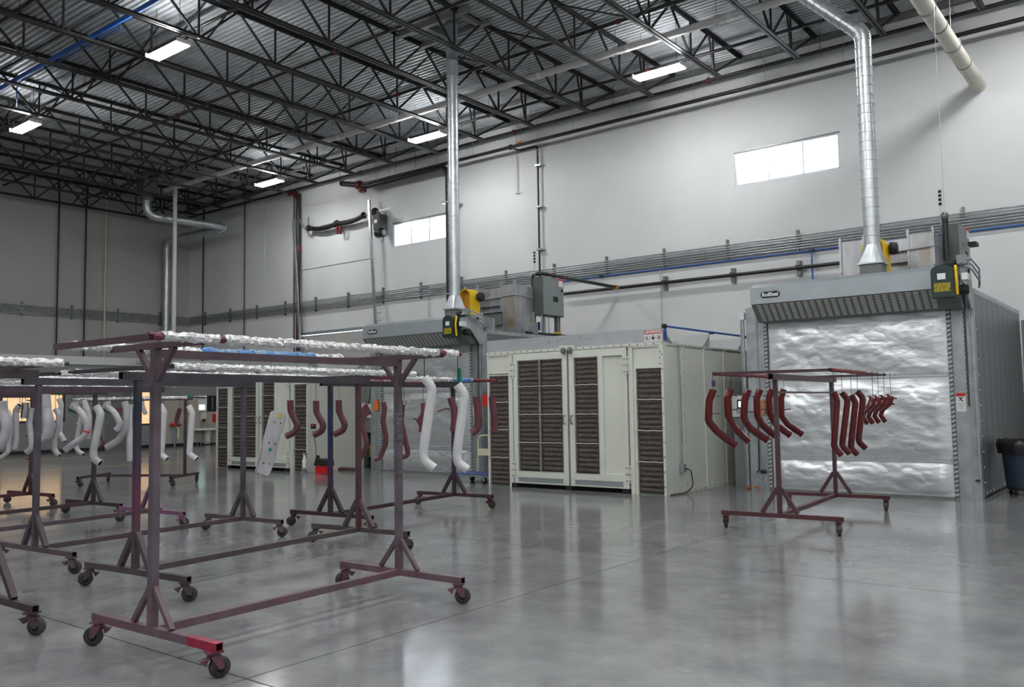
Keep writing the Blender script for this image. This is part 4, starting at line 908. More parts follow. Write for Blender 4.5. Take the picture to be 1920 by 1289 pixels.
for z in (.75, 1.15, 1.45, 1.75): MB().bar((-.02, 1.30, z), (-.17, 1.30, z+.01), .018).build('peg', M['rackF'], R7o, False)
# tape flags hung on rods
def flag(lab, key, side, px, dz, m, wd=.035, ht=.10):
    p = rodpt(key, side, px); solo('tape_flag', lab, 'tape', MB().box(p.x-wd/2, p.x+wd/2, p.y-.003, p.y+.003, p.z+dz-ht, p.z+dz), M[m])
# ------------------------------------------------------------------ hanging tubes
def Zc(ox, oy, s, pts): return [(ox+a/s, oy+b/s) for a, b in pts]
def tubeobj(lab, key, side, hx, pts, rpx, m, group, bend=None, ends='open', extras=(), name='exhaust_tube', cat='tube', tilt=.0):
    h = rodpt(key, side, hx); d = dist(h.x, h.y)
    W = [pd(x, y, d) for x, y in pts]; r0 = (rpx if not isinstance(rpx, (list, tuple)) else rpx[0])/F*d
    for i, q in enumerate(W): W[i] = q+HF*(tilt*(W[0].z-q.z))
    t = thing(name, lab, cat, (h.x, h.y, W[-1].z), 0, group)
    R = [k/F*d for k in rpx] if isinstance(rpx, (list, tuple)) else r0
    if isinstance(R, list): path = subdiv(W, 9) if len(R) == len(W) else W; MB().tube(W, R, 16, cap=ends).build('bent_pipe', [M[m], M['dark']], t)
    else: MB().tube(fillet(W, (bend or 2.2)*r0, 6), r0, 16, cap=ends).build('bent_pipe', [M[m], M['dark']], t)
    top = W[0]+V((0, 0, r0*.3)); e = V((top.x, top.y, h.z)); MB().tube([e+V((0, 0, .03)), e, top], .0035, 5).build('hook_wire', M['wire'], t)
    for ex in extras:
        k = ex[0]
        if k == 'arm': A = [pd(x, y, d) for x, y in ex[1]]; MB().tube(A, ex[2]/F*d, 8).build('bracket_arm', M[ex[3] if len(ex) > 3 else m], t)
        elif k == 'band': a, b = pd(*ex[1], d), pd(*ex[2], d); MB().tube([a, b], ex[3]/F*d, 16).build(ex[5] if len(ex) > 5 else 'clamp_band', M[ex[4]], t)
        elif k == 'plate': A = [pd(x, y, d-.03) for x, y in ex[1]]; MB().prism(A, HF*.03).build(ex[3] if len(ex) > 3 else 'mounting_plate', M[ex[2]], t)
    return t
# glossy dark red tubes, left rod of the right rack
gA = 'glossy red exhaust tubes on the right rack'
Q = lambda p: Zc(1310, 690, 7.584, p)
T0 = [(208, 310), (150, 470), (138, 760), (255, 900), (425, 1035), (525, 1105)]
def sh(T, dx, dy, k=1, o=(208, 310)): return [(o[0]+dx+(x-o[0])*k, o[1]+dy+(y-o[1])*k) for x, y in T]
for i, (lab, hx, T, r, fl) in enumerate([
    ('glossy dark red bent tube hanging nearest and leftmost on the right rack', 1336, T0, 7.0, 1),
    ('glossy dark red tube, second from the left on the right rack, ragged lower end', 1372, [(460, 310), (410, 430), (425, 690), (500, 840), (620, 960), (710, 1045)], 7.0, 2),
    ('glossy dark red tube, third from left on the right rack, dark round outlet', 1402, [(705, 315), (655, 460), (640, 730), (730, 860), (890, 975), (975, 1025)], 6.8, 1),
    ('glossy dark red tube, fourth from left, just before the right rack near post', 1425, [(875, 310), (825, 430), (835, 690), (910, 820), (1040, 930), (1130, 990)], 6.4, 1),
    ('glossy dark red tube mostly hidden behind the near post of the right rack', 1444, [(1035, 310), (1000, 430), (1015, 660), (1100, 810), (1230, 910), (1300, 960)], 6.0, 1),
    ('glossy dark red tube just right of the near post of the right rack', 1466, [(1210, 310), (1175, 430), (1180, 690), (1270, 810), (1400, 900), (1470, 945)], 5.6, 1)]):
    p = Q(T); tip = p[-1]; bk = (tip[0]*2.2-p[-2][0]*1.2, tip[1]*2.2-p[-2][1]*1.2)
    st = p[0]; mid = ((p[1][0]+p[2][0])/2, p[1][1]*.35+p[2][1]*.65)
    tubeobj(lab, 'RR', -1, hx, p, r, 'wine', gA, extras=[
        ('arm', [(mid[0]+r*.8, mid[1]), (mid[0]+r+12, mid[1]-1.5)], 1.0, 'ink' if i else 'primer'), ('arm', [(st[0]+r*.7, st[1]+11), (st[0]+r+5, st[1]+13)], .8),
        ('band', (tip[0]*.85+p[-2][0]*.15, tip[1]*.85+p[-2][1]*.15), tip, r*1.14, 'wine', 'end_collar'),
        ('band', (p[3][0]*.6+p[4][0]*.4, p[3][1]*.6+p[4][1]*.4), p[4], r*1.07, 'wine', 'slip_joint')])
gB = 'long glossy red tubes on the right rack'
Q = lambda p: Zc(1530, 690, 7.16, p)
for lab, hx, T in [('long glossy dark red tube over the far post of the right rack', 1567, [(240, 325), (285, 450), (240, 1060), (340, 1175)]),
    ('long glossy dark red tube, second of four right of the far post', 1579, [(350, 340), (425, 430), (350, 1050), (450, 1150)]),
    ('long glossy dark red tube, third of four, hanging a little lower', 1594, [(475, 372), (530, 470), (465, 1080), (555, 1162)]),
    ('long glossy dark red tube, last of four before the small flanged elbows', 1608, [(558, 320), (632, 410), (568, 990), (665, 1080)])]:
    tubeobj(lab, 'RR', 1, hx, Q(T), 5.7, 'wine', gB, extras=[('arm', [(hx-4, 738), (hx-7, 741)], .8)])
gC = 'small flanged red elbows at the far end of the right rack'
E0 = [(1005, 385), (975, 480), (895, 560), (870, 640), (930, 725)]
for k, (lab, dx, dy) in enumerate([('small flanged red elbow with a bright highlight, nearest of the four', -240, 25), ('small flanged red elbow, second of four from the left', -165, 20), ('small flanged red elbow, third of four from the left', -85, 10), ('small flanged red elbow farthest right on the rack, clear of the others', 0, 0)]):
    T = [(x+dx, y+dy) for x, y in E0]; p = Q(T); fx = Q([(950+dx, 352+dy), (1088+dx, 412+dy)]); bx = Q([(1050+dx, 485+dy)])[0]
    tubeobj(lab, 'RR', 1, Q([(960+dx, 0)])[0][0], p, [6.5, 6.2, 4.6, 4.3, 4.5], 'wine', gC, name='flanged_elbow', extras=[
        ('plate', [fx[0], fx[1], (fx[1][0]-.7, fx[1][1]+2), (fx[0][0]-.7, fx[0][1]+2)], 'wine', 'flange'), ('arm', [p[1], bx], 1.8), ('arm', [(p[0][0]-5, p[0][1]-5), (p[0][0]-5, p[0][1]+2)], .9)])
# satin wine tubes on the rack before the left oven
gD = 'satin wine tubes on the rack before the left oven'
Q = lambda p: Zc(400, 600, 4, p)
for lab, hx, T in [('satin wine S-bent tube in front of the filter door, leftmost of three', 544, [(577, 604), (580, 685), (632, 790), (620, 840), (545, 875)]),
    ('satin wine S-bent tube half behind the blue post, middle of three', 593, [(771, 608), (772, 690), (826, 790), (815, 835), (752, 868)]),
    ('satin wine S-bent tube right of the blue post, rightmost of three', 635, [(940, 603), (942, 685), (988, 785), (975, 830), (905, 862)])]:
    tubeobj(lab, 'R5', -1, hx, Q(T), 6.0, 'primer', gD)
Q = lambda p: Zc(640, 700, 6.447, p)
tubeobj('satin wine pipe under a square bracket box, right of the second rack far post', 'R5', 1, 684, Q([(262, 520), (255, 610), (305, 850), (300, 900), (200, 1080)]), 4.7, 'primer', gD,
    extras=[('plate', Q([(200, 470), (305, 362), (370, 492), (310, 518), (290, 570), (205, 585)]), 'primer'), ('plate', Q([(200, 364), (304, 360), (210, 462)]), 'chrome', 'shiny_bracket_top')])
tubeobj('slim satin wine pipe curling left just left of the front rack far post', 'R5', 1, 721, Q([(510, 352), (525, 420), (505, 590), (540, 760), (535, 860), (470, 1020), (400, 1050)]), 4.8, 'primer', gD, extras=[('arm', Q([(500, 350), (530, 420)]), 3.6, 'chrome')])
tubeobj('slim satin wine pipe with a bare steel top, right of the front rack far post', 'R5', 1, 757, Q([(760, 335), (740, 400), (722, 570), (805, 955), (795, 1000), (730, 1018)]), 4.8, 'primer', gD, extras=[('band', Q([(763, 325)])[0], Q([(755, 385)])[0], 5.0, 'chrome', 'bare_top')])
tubeobj('thin satin wine hooked pipe crossing the bare-topped one', 'R5', 1, 747, Q([(672, 420), (668, 560), (736, 700), (730, 860), (715, 925), (670, 905)]), 3.4, 'primer', gD)
Q = lambda p: Zc(780, 690, 6.14, p)
tubeobj('satin wine bracket plate with a side spout half behind the first white tube', 'R5', 1, 796, Q([(85, 405), (90, 480), (75, 600), (60, 740)]), 5, 'primer', gD, name='bracket_tube', extras=[('plate', Q([(0, 610), (60, 520), (105, 470), (100, 700), (60, 720)]), 'primer'), ('arm', Q([(20, 600), (-28, 585)]), 1.6)])
tubeobj('satin wine curved tube with a long thin side arm, behind the second white tube', 'R5', 1, 846, Q([(395, 345), (438, 470), (445, 600), (430, 730)]), 6.6, 'primer', gD, bend=4, extras=[('arm', Q([(390, 475), (345, 470), (250, 497)]), 1.7)])
tubeobj('satin wine hook-ended tube just left of the booth filter strip', 'R5', 1, 893, Q([(697, 335), (722, 600), (712, 700), (640, 755)]), 7.2, 'primer', gD)
tubeobj('satin wine tube in front of the booth filter strip, last on its rod', 'R5', 1, 924, Q([(873, 333), (900, 560), (905, 740)]), 6.4, 'primer', gD)
# big white tubes on the front rack
gE = 'big white tubes on the front rack'
tubeobj('big white offset tube, left of the two on the front rack', 'R1', 1, 800, Q([(98, 125), (190, 225), (80, 985), (95, 1075), (210, 1160)]), 8.8, 'tubewhite', gE, bend=2.6, extras=[('arm', Q([(150, 245), (122, 258)]), 1.1, 'bolt'), ('band', Q([(92, 115)])[0], Q([(104, 132)])[0], 9.4, 'tubewhite', 'rim')])
tubeobj('big white offset tube, right of the two on the front rack, nearest the booth', 'R1', 1, 862, Q([(482, 205), (560, 300), (468, 1010), (485, 1100), (595, 1175)]), 8.8, 'tubewhite', gE, bend=2.6, extras=[('arm', Q([(515, 320), (490, 325)]), 1.1, 'bolt'), ('band', Q([(476, 196)])[0], Q([(488, 213)])[0], 9.4, 'tubewhite', 'rim')])
# grey tubes on the far left racks
gF = 'grey primed tubes on the left racks'
Q = lambda p: Zc(0, 720, 8.057, p)
tubeobj('fat grey tube cut by the left picture edge', 'R6', 1, 4, Q([(35, 262), (45, 420), (100, 640), (70, 820), (-20, 960)]), 8.5, 'tubegrey', gF, bend=4)
tubeobj('thin grey pipe end curling left below the fat tube at the left edge', 'R7', 1, 16, Q([(110, 400), (170, 520), (150, 760), (130, 930), (130, 1030), (10, 1120)]), 4, 'tubegrey', gF)
tubeobj('straight grey tube with a dark open foot, left of the bare steel elbow', 'R6', 1, 32, Q([(300, 325), (240, 400), (240, 800), (220, 985)]), 5.4, 'tubegrey', gF)
tubeobj('short bare steel elbow with a black open mouth at the far left', 'R6', 1, 47, Q([(385, 285), (380, 400), (368, 520)]), 6.8, 'chrome', gF, extras=[('arm', Q([(330, 420), (240, 425)]), 1.2, 'tubegrey')])
tubeobj('grey tube left of the violet near post, kicked left at its foot', 'R6', 1, 56, Q([(470, 365), (440, 600), (490, 960), (400, 1040)]), 5.4, 'tubegrey', gF)
tubeobj('fattest grey tube just right of the violet near post', 'R6', 1, 86, Q([(685, 160), (700, 400), (745, 640), (720, 780), (600, 850)]), [8.5, 9.2, 11, 10, 6.5], 'tubegrey', gF)
tubeobj('grey S-shaped tube right of the fattest one', 'R6', 1, 105, Q([(835, 385), (890, 460), (880, 660), (818, 850), (822, 1000), (890, 1085)]), 4.9, 'tubegrey', gF)
tubeobj('slim grey tube with a dark open foot pointing right, beside the lit window edge', 'R7', 1, 111, Q([(888, 225), (925, 310), (900, 740), (975, 870)]), 4.5, 'tubegrey', gF)
Q = lambda p: Zc(110, 720, 7.58, p)
tubeobj('grey tube with a green taped bracket and a red ring', 'R6', 1, 138, Q([(215, 300), (340, 440), (415, 600), (370, 760), (230, 840), (90, 945)]), 6.0, 'tubegrey', gF, bend=4, extras=[('plate', Q([(155, 330), (175, 270), (270, 245), (275, 350), (240, 390), (160, 350)]), 'tubegrey'), ('plate', Q([(137, 345), (265, 400), (260, 438), (137, 390)]), 'gtape', 'green_tape'), ('band', Q([(400, 665)])[0], Q([(392, 690)])[0], 6.5, 'redtape', 'red_ring'), ('arm', Q([(155, 290), (165, 265), (280, 240)]), 1.4, 'bolt')])
tubeobj('grey tube with a cut-off top close behind the green-taped one', 'R6', -1, 157, Q([(345, 240), (400, 380), (440, 580), (400, 780)]), 6.3, 'tubegrey', gF, bend=5)
tubeobj('slender grey tube low behind the red-ringed one, foot turned right', 'R6', -1, 149, Q([(320, 470), (275, 700), (250, 900), (275, 960), (350, 1005)]), 4.2, 'tubegrey', gF, extras=[('arm', Q([(310, 560), (255, 562)]), 1.6)])
tubeobj('pale offset tube hanging in front of the brown far post', 'R6', 1, 184, Q([(535, 318), (600, 420), (490, 960), (500, 1070), (590, 1130)]), 6.8, 'tubewhite', gF, extras=[('arm', Q([(560, 420), (530, 425)]), 1.2)])
tubeobj('grey tube with a green taped bracket and a short hook end', 'R6', 1, 204, Q([(680, 310), (800, 420), (870, 560), (860, 610), (815, 660)]), 5.6, 'tubegrey', gF, bend=3, extras=[('plate', Q([(610, 330), (640, 262), (725, 245), (735, 340), (700, 400)]), 'tubegrey'), ('plate', Q([(610, 340), (745, 392), (735, 432), (620, 380)]), 'gtape', 'green_tape'), ('arm', Q([(605, 295), (640, 258), (735, 238)]), 1.4, 'bolt')])
tubeobj('grey tube reaching far down to the left beside the blue-black post', 'R6', 1, 233, Q([(938, 255), (965, 380), (960, 640), (840, 810), (680, 905)]), 6.0, 'tubegrey', gF, bend=4, extras=[('arm', Q([(950, 550), (900, 548)]), 1.4)])
tubeobj('straight grey tube tight against the blue-black post, black open foot', 'R6', 1, 243, Q([(1015, 290), (1000, 400), (1010, 990), (1020, 1100)]), 5.6, 'tubewhite', gF)
tubeobj('wine square bracket behind the grey tubes beside the blue-black post', 'R8', 1, 226, Q([(900, 350), (860, 380), (830, 380)]), 3, 'primer', gF, name='bracket_piece', cat='bracket', extras=[('plate', Q([(805, 355), (905, 328), (915, 390), (855, 410)]), 'primer')])
tubeobj('wine V-shaped bracket behind the pale offset tube', 'R8', -1, 190, Q([(600, 750), (650, 850), (580, 910)]), 2.6, 'primer', gF, name='bracket_piece', cat='bracket')
Q = lambda p: Zc(220, 700, 5.86, p)
gG = 'pale tubes on the small far rack'
tubeobj('pale offset tube left of the far askew rack post', 'R8', 1, 302, Q([(470, 350), (515, 430), (490, 810), (475, 890), (545, 945)]), 5.6, 'tubewhite', gG, extras=[('arm', Q([(480, 430), (465, 436)]), 1)])
tubeobj('pale offset tube right of the far askew rack post', 'R8', 1, 353, Q([(785, 360), (825, 440), (795, 830), (790, 890), (872, 945)]), 5.6, 'tubewhite', gG, extras=[('arm', Q([(795, 450), (772, 455)]), 1, 'bolt')])
tubeobj('thin grey pipe end seen between the two near posts', 'R8', -1, 266, Q([(268, 300), (275, 360), (310, 450)]), 4, 'tubegrey', gG)
tubeobj('small wine curl of pipe with bare steel top by the far askew post', 'R8', -1, 336, Q([(690, 390), (665, 460), (650, 530), (690, 575)]), 4.2, 'primer', gG, extras=[('arm', Q([(675, 390), (668, 450)]), 2.6, 'chrome')])
# grey heat-shield panel hanging askew
h = rodpt('R0', 1, 506); d = dist(h.x, h.y); Q = lambda p: [pd(x, y, d) for x, y in Zc(400, 600, 4, p)]
t = thing('shield_panel', 'flat pale grey shield panel hanging tilted in front of the far booth', 'panel', (h.x, h.y, .4))
out = [(432, 690), (445, 682), (525, 702), (537, 718), (530, 765), (508, 850), (496, 862), (490, 905), (470, 985), (462, 1030), (432, 1130), (412, 1172), (318, 1145), (318, 1125)]
MB().prism(Q(out), HF*.03).build('sheet', M['tubegrey'], t)
MB().prism(Q([(428, 692), (440, 690), (325, 1142), (312, 1135)]), HF*.06).build('folded_edge', M['tubewhite'], t)
for x, y in ((460, 770), (505, 778), (418, 922), (462, 930), (376, 1075), (420, 1082)): c = pd(400+x/4, 600+y/4, d-.003); MB().prism([c+RT*(.009*math.cos(a))+V((0, 0, .009*math.sin(a))) for a in [PI*i/4 for i in range(8)]], HF*-.003).build('bolt_hole', M['ink'], t)
c = pd(400+496/4, 600+720/4, d-.004); MB().prism([c+RT*(.022*math.cos(a))+V((0, 0, .022*math.sin(a))) for a in [PI*i/8 for i in range(16)]], HF*-.004).build('yellow_sticker', M['yellow'], t)
c = pd(400+426/4, 600+974/4, d-.004); MB().prism([c+RT*(.016*math.cos(a))+V((0, 0, .016*math.sin(a))) for a in [PI*i/8 for i in range(16)]], HF*-.004).build('green_dot', M['tape'], t)
w0 = pd(506, 772/4*1+578, d); MB().tube([V((w0.x, w0.y, h.z)), pd(507, 772, d)], .0035, 5).build('hook_wire', M['wire'], t)
flag('green tape flag hanging above the second white tube', 'R1', 1, 862, -.12, 'tape', .035, .11)
flag('green tape flag sitting on the far askew rack rod', 'R8', 1, 355, .07, 'tape', .1, .07)
flag('green tape flag under the foil rods at the left, beside the lit window', 'R6', 1, 111, -.05, 'tape', .07, .06)
flag('purple tag hanging above the leftmost glossy red tube', 'RR', -1, 1339, -.08, 'purple', .05, .08)
# ------------------------------------------------------------------ floor-standing and small things
t = thing('platform_cart', 'blue-decked platform cart with cream hoop handle at the booth corner', 'cart', (-11.25, 13.3, 0))
MB().box(-11.78, -10.82, 12.98, 13.60, .17, .195).build('deck', M['deckblue'], t)
MB().box(-11.80, -10.80, 12.965, 13.615, .15, .175).build('deck_frame', M['galv'], t)
hp = [(-11.55, 13.57, .19), (-11.55, 13.6, .93), (-10.88, 13.6, .93), (-10.88, 13.57, .19)]
MB().tube(fillet(hp, .12), .016, 10).build('handle', M['cartcream'], t)
MB().box(-11.54, -10.89, 13.585, 13.61, .52, .66).build('handle_panel', M['cartcream'], t)
MB().lathe([(.05, -.012), (.05, .012)], (-11.05, 13.58, .60), 'y', 14).build('red_badge', M['redfit'], t)
MB().box(-11.0, -10.94, 13.2, 13.26, .195, .2).build('green_sticker', M['tape'], t)
for x, y in ((-11.66, 13.06), (-10.95, 13.06), (-11.66, 13.52), (-10.95, 13.52)):
    MB().lathe([(.03, -.018), (.06, -.018), (.065, -.01), (.065, .01), (.06, .018), (.03, .018)], (x, y, .065), 'y', 16).build('wheel', M['rubber'], t)
    MB().box(x-.03, x+.03, y-.03, y-.02, .06, .15).box(x-.03, x+.03, y+.02, y+.03, .06, .15).build('fork', M['galv'], t)
tx, ty = -2.07, 15.72
t = thing('rubbish_bin', 'slate-blue round bin with a black bag on a wheeled dolly at the right edge', 'bin', (tx, ty, 0))
MB().lathe([(.24, .13), (.26, .15), (.31, .80), (.33, .82), (.33, .85), (.30, .85), (.28, .8)], (tx, ty, 0), 'z', 28).build('bin_body', M['bin'], t)
m = MB(); P = []
for r, z in ((.29, .70), (.315, .88), (.35, .885), (.365, .80), (.36, .72), (.355, .66)):
    P.append([V((tx+(r+.018*noise.noise(V((math.cos(a)*3, math.sin(a)*3, z*5))))*math.cos(a), ty+(r+.018*noise.noise(V((math.cos(a)*3, math.sin(a)*3, z*5))))*math.sin(a), z+.035*noise.noise(V((math.cos(a)*2.5, math.sin(a)*2.5, r*9))))) for a in [2*PI*k/36 for k in range(36)]])
m.add([q for g in P for q in g], [(i*36+k, i*36+(k+1) % 36, (i+1)*36+(k+1) % 36, (i+1)*36+k) for i in range(5) for k in range(36)], 0, True); m.build('bin_bag', M['bag'], t)
MB().lathe([(.2, .09), (.25, .09), (.25, .14), (.2, .14)], (tx, ty, 0), 'z', 24).build('dolly', M['rubber'], t)
for a in (.4, 1.66, 2.9, 4.2, 5.3):
    x, y = tx+.21*math.cos(a), ty+.21*math.sin(a); MB().lathe([(.015, -.015), (.035, -.014), (.035, .014), (.015, .015)], (x, y, .035), 'y', 12).box(x-.02, x+.02, y-.022, y+.022, .06, .1).build('dolly_wheel', M['hub'], t)
# glove on the floor beside the right oven
p = pz(1418, 918); m = MB(); ps_ = [p+V((-.10, .03, .03)), p+V((-.02, .0, .045)), p+V((.06, -.02, .04)), p+V((.13, -.02, .02))]
m.tube(ps_, [.028, .045, .034, .015], 10)
for k in range(3): m.tube([p+V((-.08, .02-.03*k, .025)), p+V((-.15, .05-.04*k, .018)), p+V((-.19, .05-.05*k, .014))], [.016, .014, .009], 8)
solo('work_glove', 'tan leather work glove lying on the floor left of the right oven', 'glove', m, M['glove'])
# control pedestal between the nearer booth and the right oven
a, b = py(1376, 800, 14.9), py(1412, 800, 14.9); Xa, Xb = max(a.x, -6.78), b.x; zt_ = py(1390, 742, 14.9).z; zm_ = py(1390, 782, 14.9).z
t = thing('control_pedestal', 'white control panel with a small screen on a grey cabinet, behind the red tubes', 'controls', ((Xa+Xb)/2, 14.9, 0))
MB().box(Xa, min(Xb+.12, -6.14), 14.9, 15.3, 0, zm_).build('cabinet_base', M['cabinet'], t)
MB().box(Xa, Xb, 14.86, 15.1, zm_, zt_).build('control_box', M['white'], t)
p0, p1 = py(1382, 750, 14.86), py(1391, 767, 14.86); MB().box(p0.x, p1.x+.06, 14.85, 14.86, p1.z, p0.z).build('screen_bezel', M['ink'], t); MB().box(p0.x+.03, p1.x+.02, 14.845, 14.85, p1.z+.03, p0.z-.03).build('screen', M['screen'], t)
p = py(1386, 774, 14.86)
for k in range(6): MB().box(p.x-.05+.04*(k % 3), p.x-.025+.04*(k % 3), 14.852, 14.86, p.z-.02+.04*(k//3), p.z+.005+.04*(k//3)).build('button', M['cabinet'], t)
p = py(1431, 765, 14.55); m = MB().prism([p+V(q) for q in ((-.05, 0, .12), (.03, 0, .14), (.05, 0, -.02), (.02, 0, -.13), (-.06, 0, -.10), (-.08, 0, 0))], (0, -.025, 0))
solo('hanging_glove', 'orange-tan glove hanging on the left post of the right oven', 'glove', m, M['glove'])
# workbench bay between the far booth and the left oven
Yb = 15.1; a, b = max(rat(671, 800)*Yb, -16.66), rat(705, 800)*Yb; zt_ = py(690, 809, Yb).z
t = thing('control_bench', 'grey-green control cabinet over a dark open bench bay left of the left oven', 'bench', ((a+b)/2, Yb, 0))
MB().box(a, b, Yb+.02, Yb+.5, zt_, py(690, 726, Yb).z).build('cabinet', M['cabinet'], t)
MB().box(a, b, Yb-.05, Yb+.5, zt_-.03, zt_).build('bench_top', M['wood'], t)
MB().box(a+.04, b-.04, Yb+.02, Yb+.46, .27, .298).build('lower_shelf', M['cabdark'], t)
MB().box(a, a+.04, Yb-.02, Yb+.48, 0, zt_-.03).box(b-.04, b, Yb-.02, Yb+.48, 0, zt_-.03).box(a, b, Yb+.46, Yb+.5, 0, zt_-.03).build('bench_frame', M['cabdark'], t)
p, q = py(686, 758, Yb), py(698, 784, Yb); MB().box(p.x, q.x, Yb-.02, Yb+.02, q.z, p.z).build('white_control_box', M['white'], t)
MB().tube(fillet([py(694, 728, Yb), py(693, 745, Yb), py(690, 760, Yb)], .1), .01, 6).build('cable', M['rubber'], t)
for k, (x, lab) in enumerate(((.07, 'yellow carton under the bench, left one'), (.32, 'orange-yellow carton under the bench, right one'))):
    X = a+x; m = MB().box(X, X+.2, Yb+.1, Yb+.4, .30, .58).box(X+.06, X+.14, Yb+.09, Yb+.1, .40, .50)
    solo('carton', lab, 'carton', m, M['carton'])
m = MB().grid(lambda u, v: V((a+.06+(b-a-.12)*u, Yb+.05+.38*v, .015+.26*math.sin(PI*u)**.4*math.sin(PI*v)**.4+.03*noise.noise(V((u*6, v*6, 0))))), 18, 12)
solo('black_bag', 'crumpled black bags on the floor in the dark bench bay', 'bag', m, M['bag'])
p = py(707, 762, 14.56); m = MB().prism([p+V(q) for q in ((-.04, 0, .16), (.03, 0, .16), (.07, 0, -.04), (.04, 0, -.12), (-.03, 0, -.10), (-.08, 0, -.04))], (0, -.03, 0))
solo('hanging_glove', 'bright orange glove hanging on the left post of the left oven', 'glove', m, M['orange'])
p = py(907, 750, 14.52); solo('red_sign', 'small red sign on the right post of the left oven', 'sign', MB().box(p.x-.07, p.x+.07, 14.555, 14.575, p.z-.14, p.z+.12), M['red'])
# tools by the far booth corner
c = pz(606, 889); t = thing('tool_box', 'bright red open tool tray on the floor by the far booth corner', 'toolbox', (c.x, c.y, 0))
MB().box(c.x-.17, c.x+.2, c.y-.1, c.y+.12, 0, .2).build('tray', M['tool'], t)
MB().prism([(c.x-.22, c.y-.12, .2), (c.x+.24, c.y-.12, .2), (c.x+.2, c.y-.12, .33), (c.x-.1, c.y-.12, .36)], (0, .26, 0)).build('black_lid', M['rubber'], t)
MB().bar((c.x-.28, c.y, .2), (c.x-.18, c.y, .42), .06).build('black_handle', M['rubber'], t)
MB().tube(fillet([(c.x+.2, c.y, .15), (c.x+.34, c.y-.05, .22), (c.x+.36, c.y-.05, .02), (c.x+.2, c.y-.2, .012)], .06), .01, 6).build('cord', M['rubber'], t)
c = pz(571, 888); t = thing('grey_sprayer', 'small white and grey spray bottle with hose at the foot of the far booth', 'sprayer', (c.x, c.y, 0))
MB().lathe([(.05, .0), (.055, .02), (.055, .18), (.03, .26), (.03, .32)], (c.x, c.y, .12), 'z', 14).build('bottle', M['label'], t)
MB().bar((c.x-.06, c.y, .46), (c.x+.08, c.y, .46), .05).build('trigger_head', M['cabinet'], t)
MB().tube(fillet([(c.x, c.y, .3), (c.x+.1, c.y, .1), (c.x+.16, c.y, .02), (c.x-.1, c.y-.05, .012)], .06), .01, 6).box(c.x-.05, c.x+.05, c.y-.05, c.y+.05, 0, .12).build('hose_base', M['galv'], t)
c = pz(559, 876); o = (MB().lathe([(.05, 0), (.06, .05), (.05, .12), (.02, .13)], (c.x, c.y, .12), 'z', 12).tube([(c.x, c.y, 0), (c.x, c.y, .13)], .02, 8)).build('red_cap', M['tool'], t)
p = py(590, 800, 13.3); t = solo('red_switch_box', 'small black and red switch box on the far booth front', 'switch', MB().box(p.x-.06, p.x+.05, 13.23, 13.3, p.z-.06, p.z+.06).tube(fillet([(p.x, 13.26, p.z-.1), (p.x+.15, 13.2, .7), (p.x+.22, 13.2, .1)], .2), .008, 6), M['rubber'])
MB().box(p.x-.01, p.x+.05, 13.222, 13.23, p.z+.0, p.z+.07).build('red_button', M['redtape'], t)
c = pz(645, 883); m = MB()
for k in range(4): m.tube([c+V((-.2+.13*k, .02*k, .03)), c+V((-.08+.13*k, .03, .05)), c+V((.02+.13*k, -.02, .02))], [.03, .045, .02], 8)
solo('rag', 'dark red-brown rags along the floor by the far booth side', 'rag', m, M['primer'])
# washroom wall: sink, dispensers, time clock
y0 = min(pxx(391, 820, XO).y, D-.72); zs_ = pxx(391, 803, XO+.3).z
t = thing('hand_sink', 'white half-round hand sink on bracket legs against the beige wall, far left', 'sink', (XO+.3, y0, 0))
m = MB(); pr = [V((XO+.01, y0-.62, 0)), V((XO+.01, y0+.62, 0))]+[V((XO+.1+.5*math.sin(a), y0+.62*math.cos(a), 0)) for a in [PI*i/12 for i in range(13)]]
m.prism([q+V((0, 0, zs_-.09)) for q in pr], (0, 0, .09)).build('basin', M['white'], t)
MB().box(XO+.06, XO+.2, y0-.18, y0+.18, zs_, zs_+.16).build('spout', M['galv'], t)
for k in range(7):
    a = PI*(k+.5)/7; MB().tube([(XO+.08+.42*math.sin(a), y0+.55*math.cos(a), zs_-.09), (XO+.08+.36*math.sin(a), y0+.46*math.cos(a), .03)], .015, 6).build('leg', M['galv'], t)
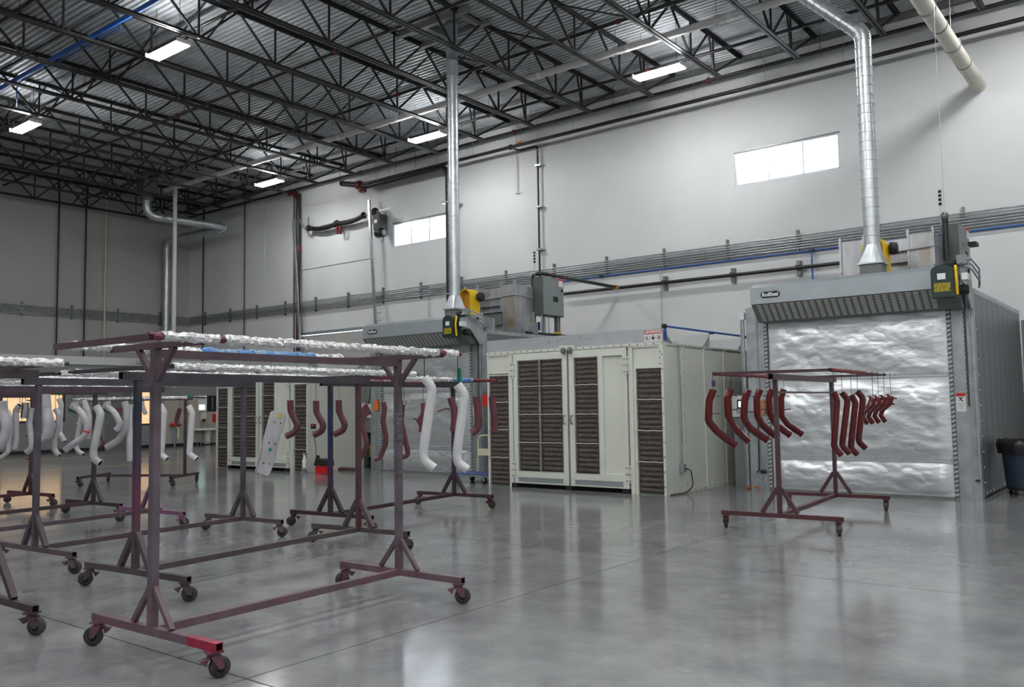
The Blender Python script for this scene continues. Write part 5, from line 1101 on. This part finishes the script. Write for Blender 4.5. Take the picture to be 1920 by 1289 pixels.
MB().tube(fillet([(XO+.4, y0-.4, .12), (XO+.52, y0, .12), (XO+.4, y0+.4, .12)], .3), .02, 8).build('foot_ring', M['galv'], t)
MB().lathe([(.13, .05), (.14, zs_-.1)], (XO+.22, y0, 0), 'z', 14).build('drain_shroud', M['white'], t)
def wallbox(nm, lab, cat, px, pyy, wpx, hpx, m, dep=.12, m2=None, sub=None):
    a = pxx(px-wpx/2, pyy-hpx/2, XO+.005); b = pxx(px+wpx/2, pyy+hpx/2, XO+.005)
    o = solo(nm, lab, cat, MB().box(XO+.004, XO+dep, a.y, b.y, b.z, a.z), M[m])
    if sub: MB().box(XO+dep, XO+dep+.01, a.y+(b.y-a.y)*sub[0], a.y+(b.y-a.y)*sub[1], b.z+(a.z-b.z)*sub[2], b.z+(a.z-b.z)*sub[3]).build(sub[4], M[m2], o)
    return o
wallbox('soap_dispenser', 'cream soap dispenser with a black foot above the hand sink', 'dispenser', 379, 782, 9, 16, 'cream', .14, 'rubber', (.1, .9, 0, .25, 'black_foot'))
wallbox('towel_dispenser', 'bright red dispenser above the right side of the hand sink', 'dispenser', 402, 784, 7, 14, 'tool')
wallbox('time_clock', 'white wall unit with a glowing blue-green screen, left of the dark pass window', 'clock', 378, 757, 15, 29, 'white', .1, 'screen', (.05, .75, .1, .42, 'lit_screen'))
wallbox('pass_window', 'dark pass-through window right of the lit wall screen', 'window', 398, 757, 21, 29, 'ink', .03, 'cabinet', (.45, .52, .1, .9, 'mullion'))
p = pxx(328, 797, XO+.2); t = thing('eyewash_station', 'red-topped eyewash pillar with white tubing on the far grey wall', 'eyewash', (p.x, p.y, 0))
MB().tube([(p.x, p.y, 0), (p.x, p.y, p.z)], .035, 8).build('pillar', M['hood'], t)
MB().lathe([(.10, -.05), (.2, .0), (.2, .05), (.05, .1)], p, 'z', 14).build('red_bowl', M['redtape'], t)
MB().tube(fillet([(p.x, p.y+.12, p.z-.05), (p.x+.03, p.y+.15, p.z-.3), (p.x+.03, p.y+.14, p.z-.62)], .1), .035, 8).build('white_tube', M['white'], t)
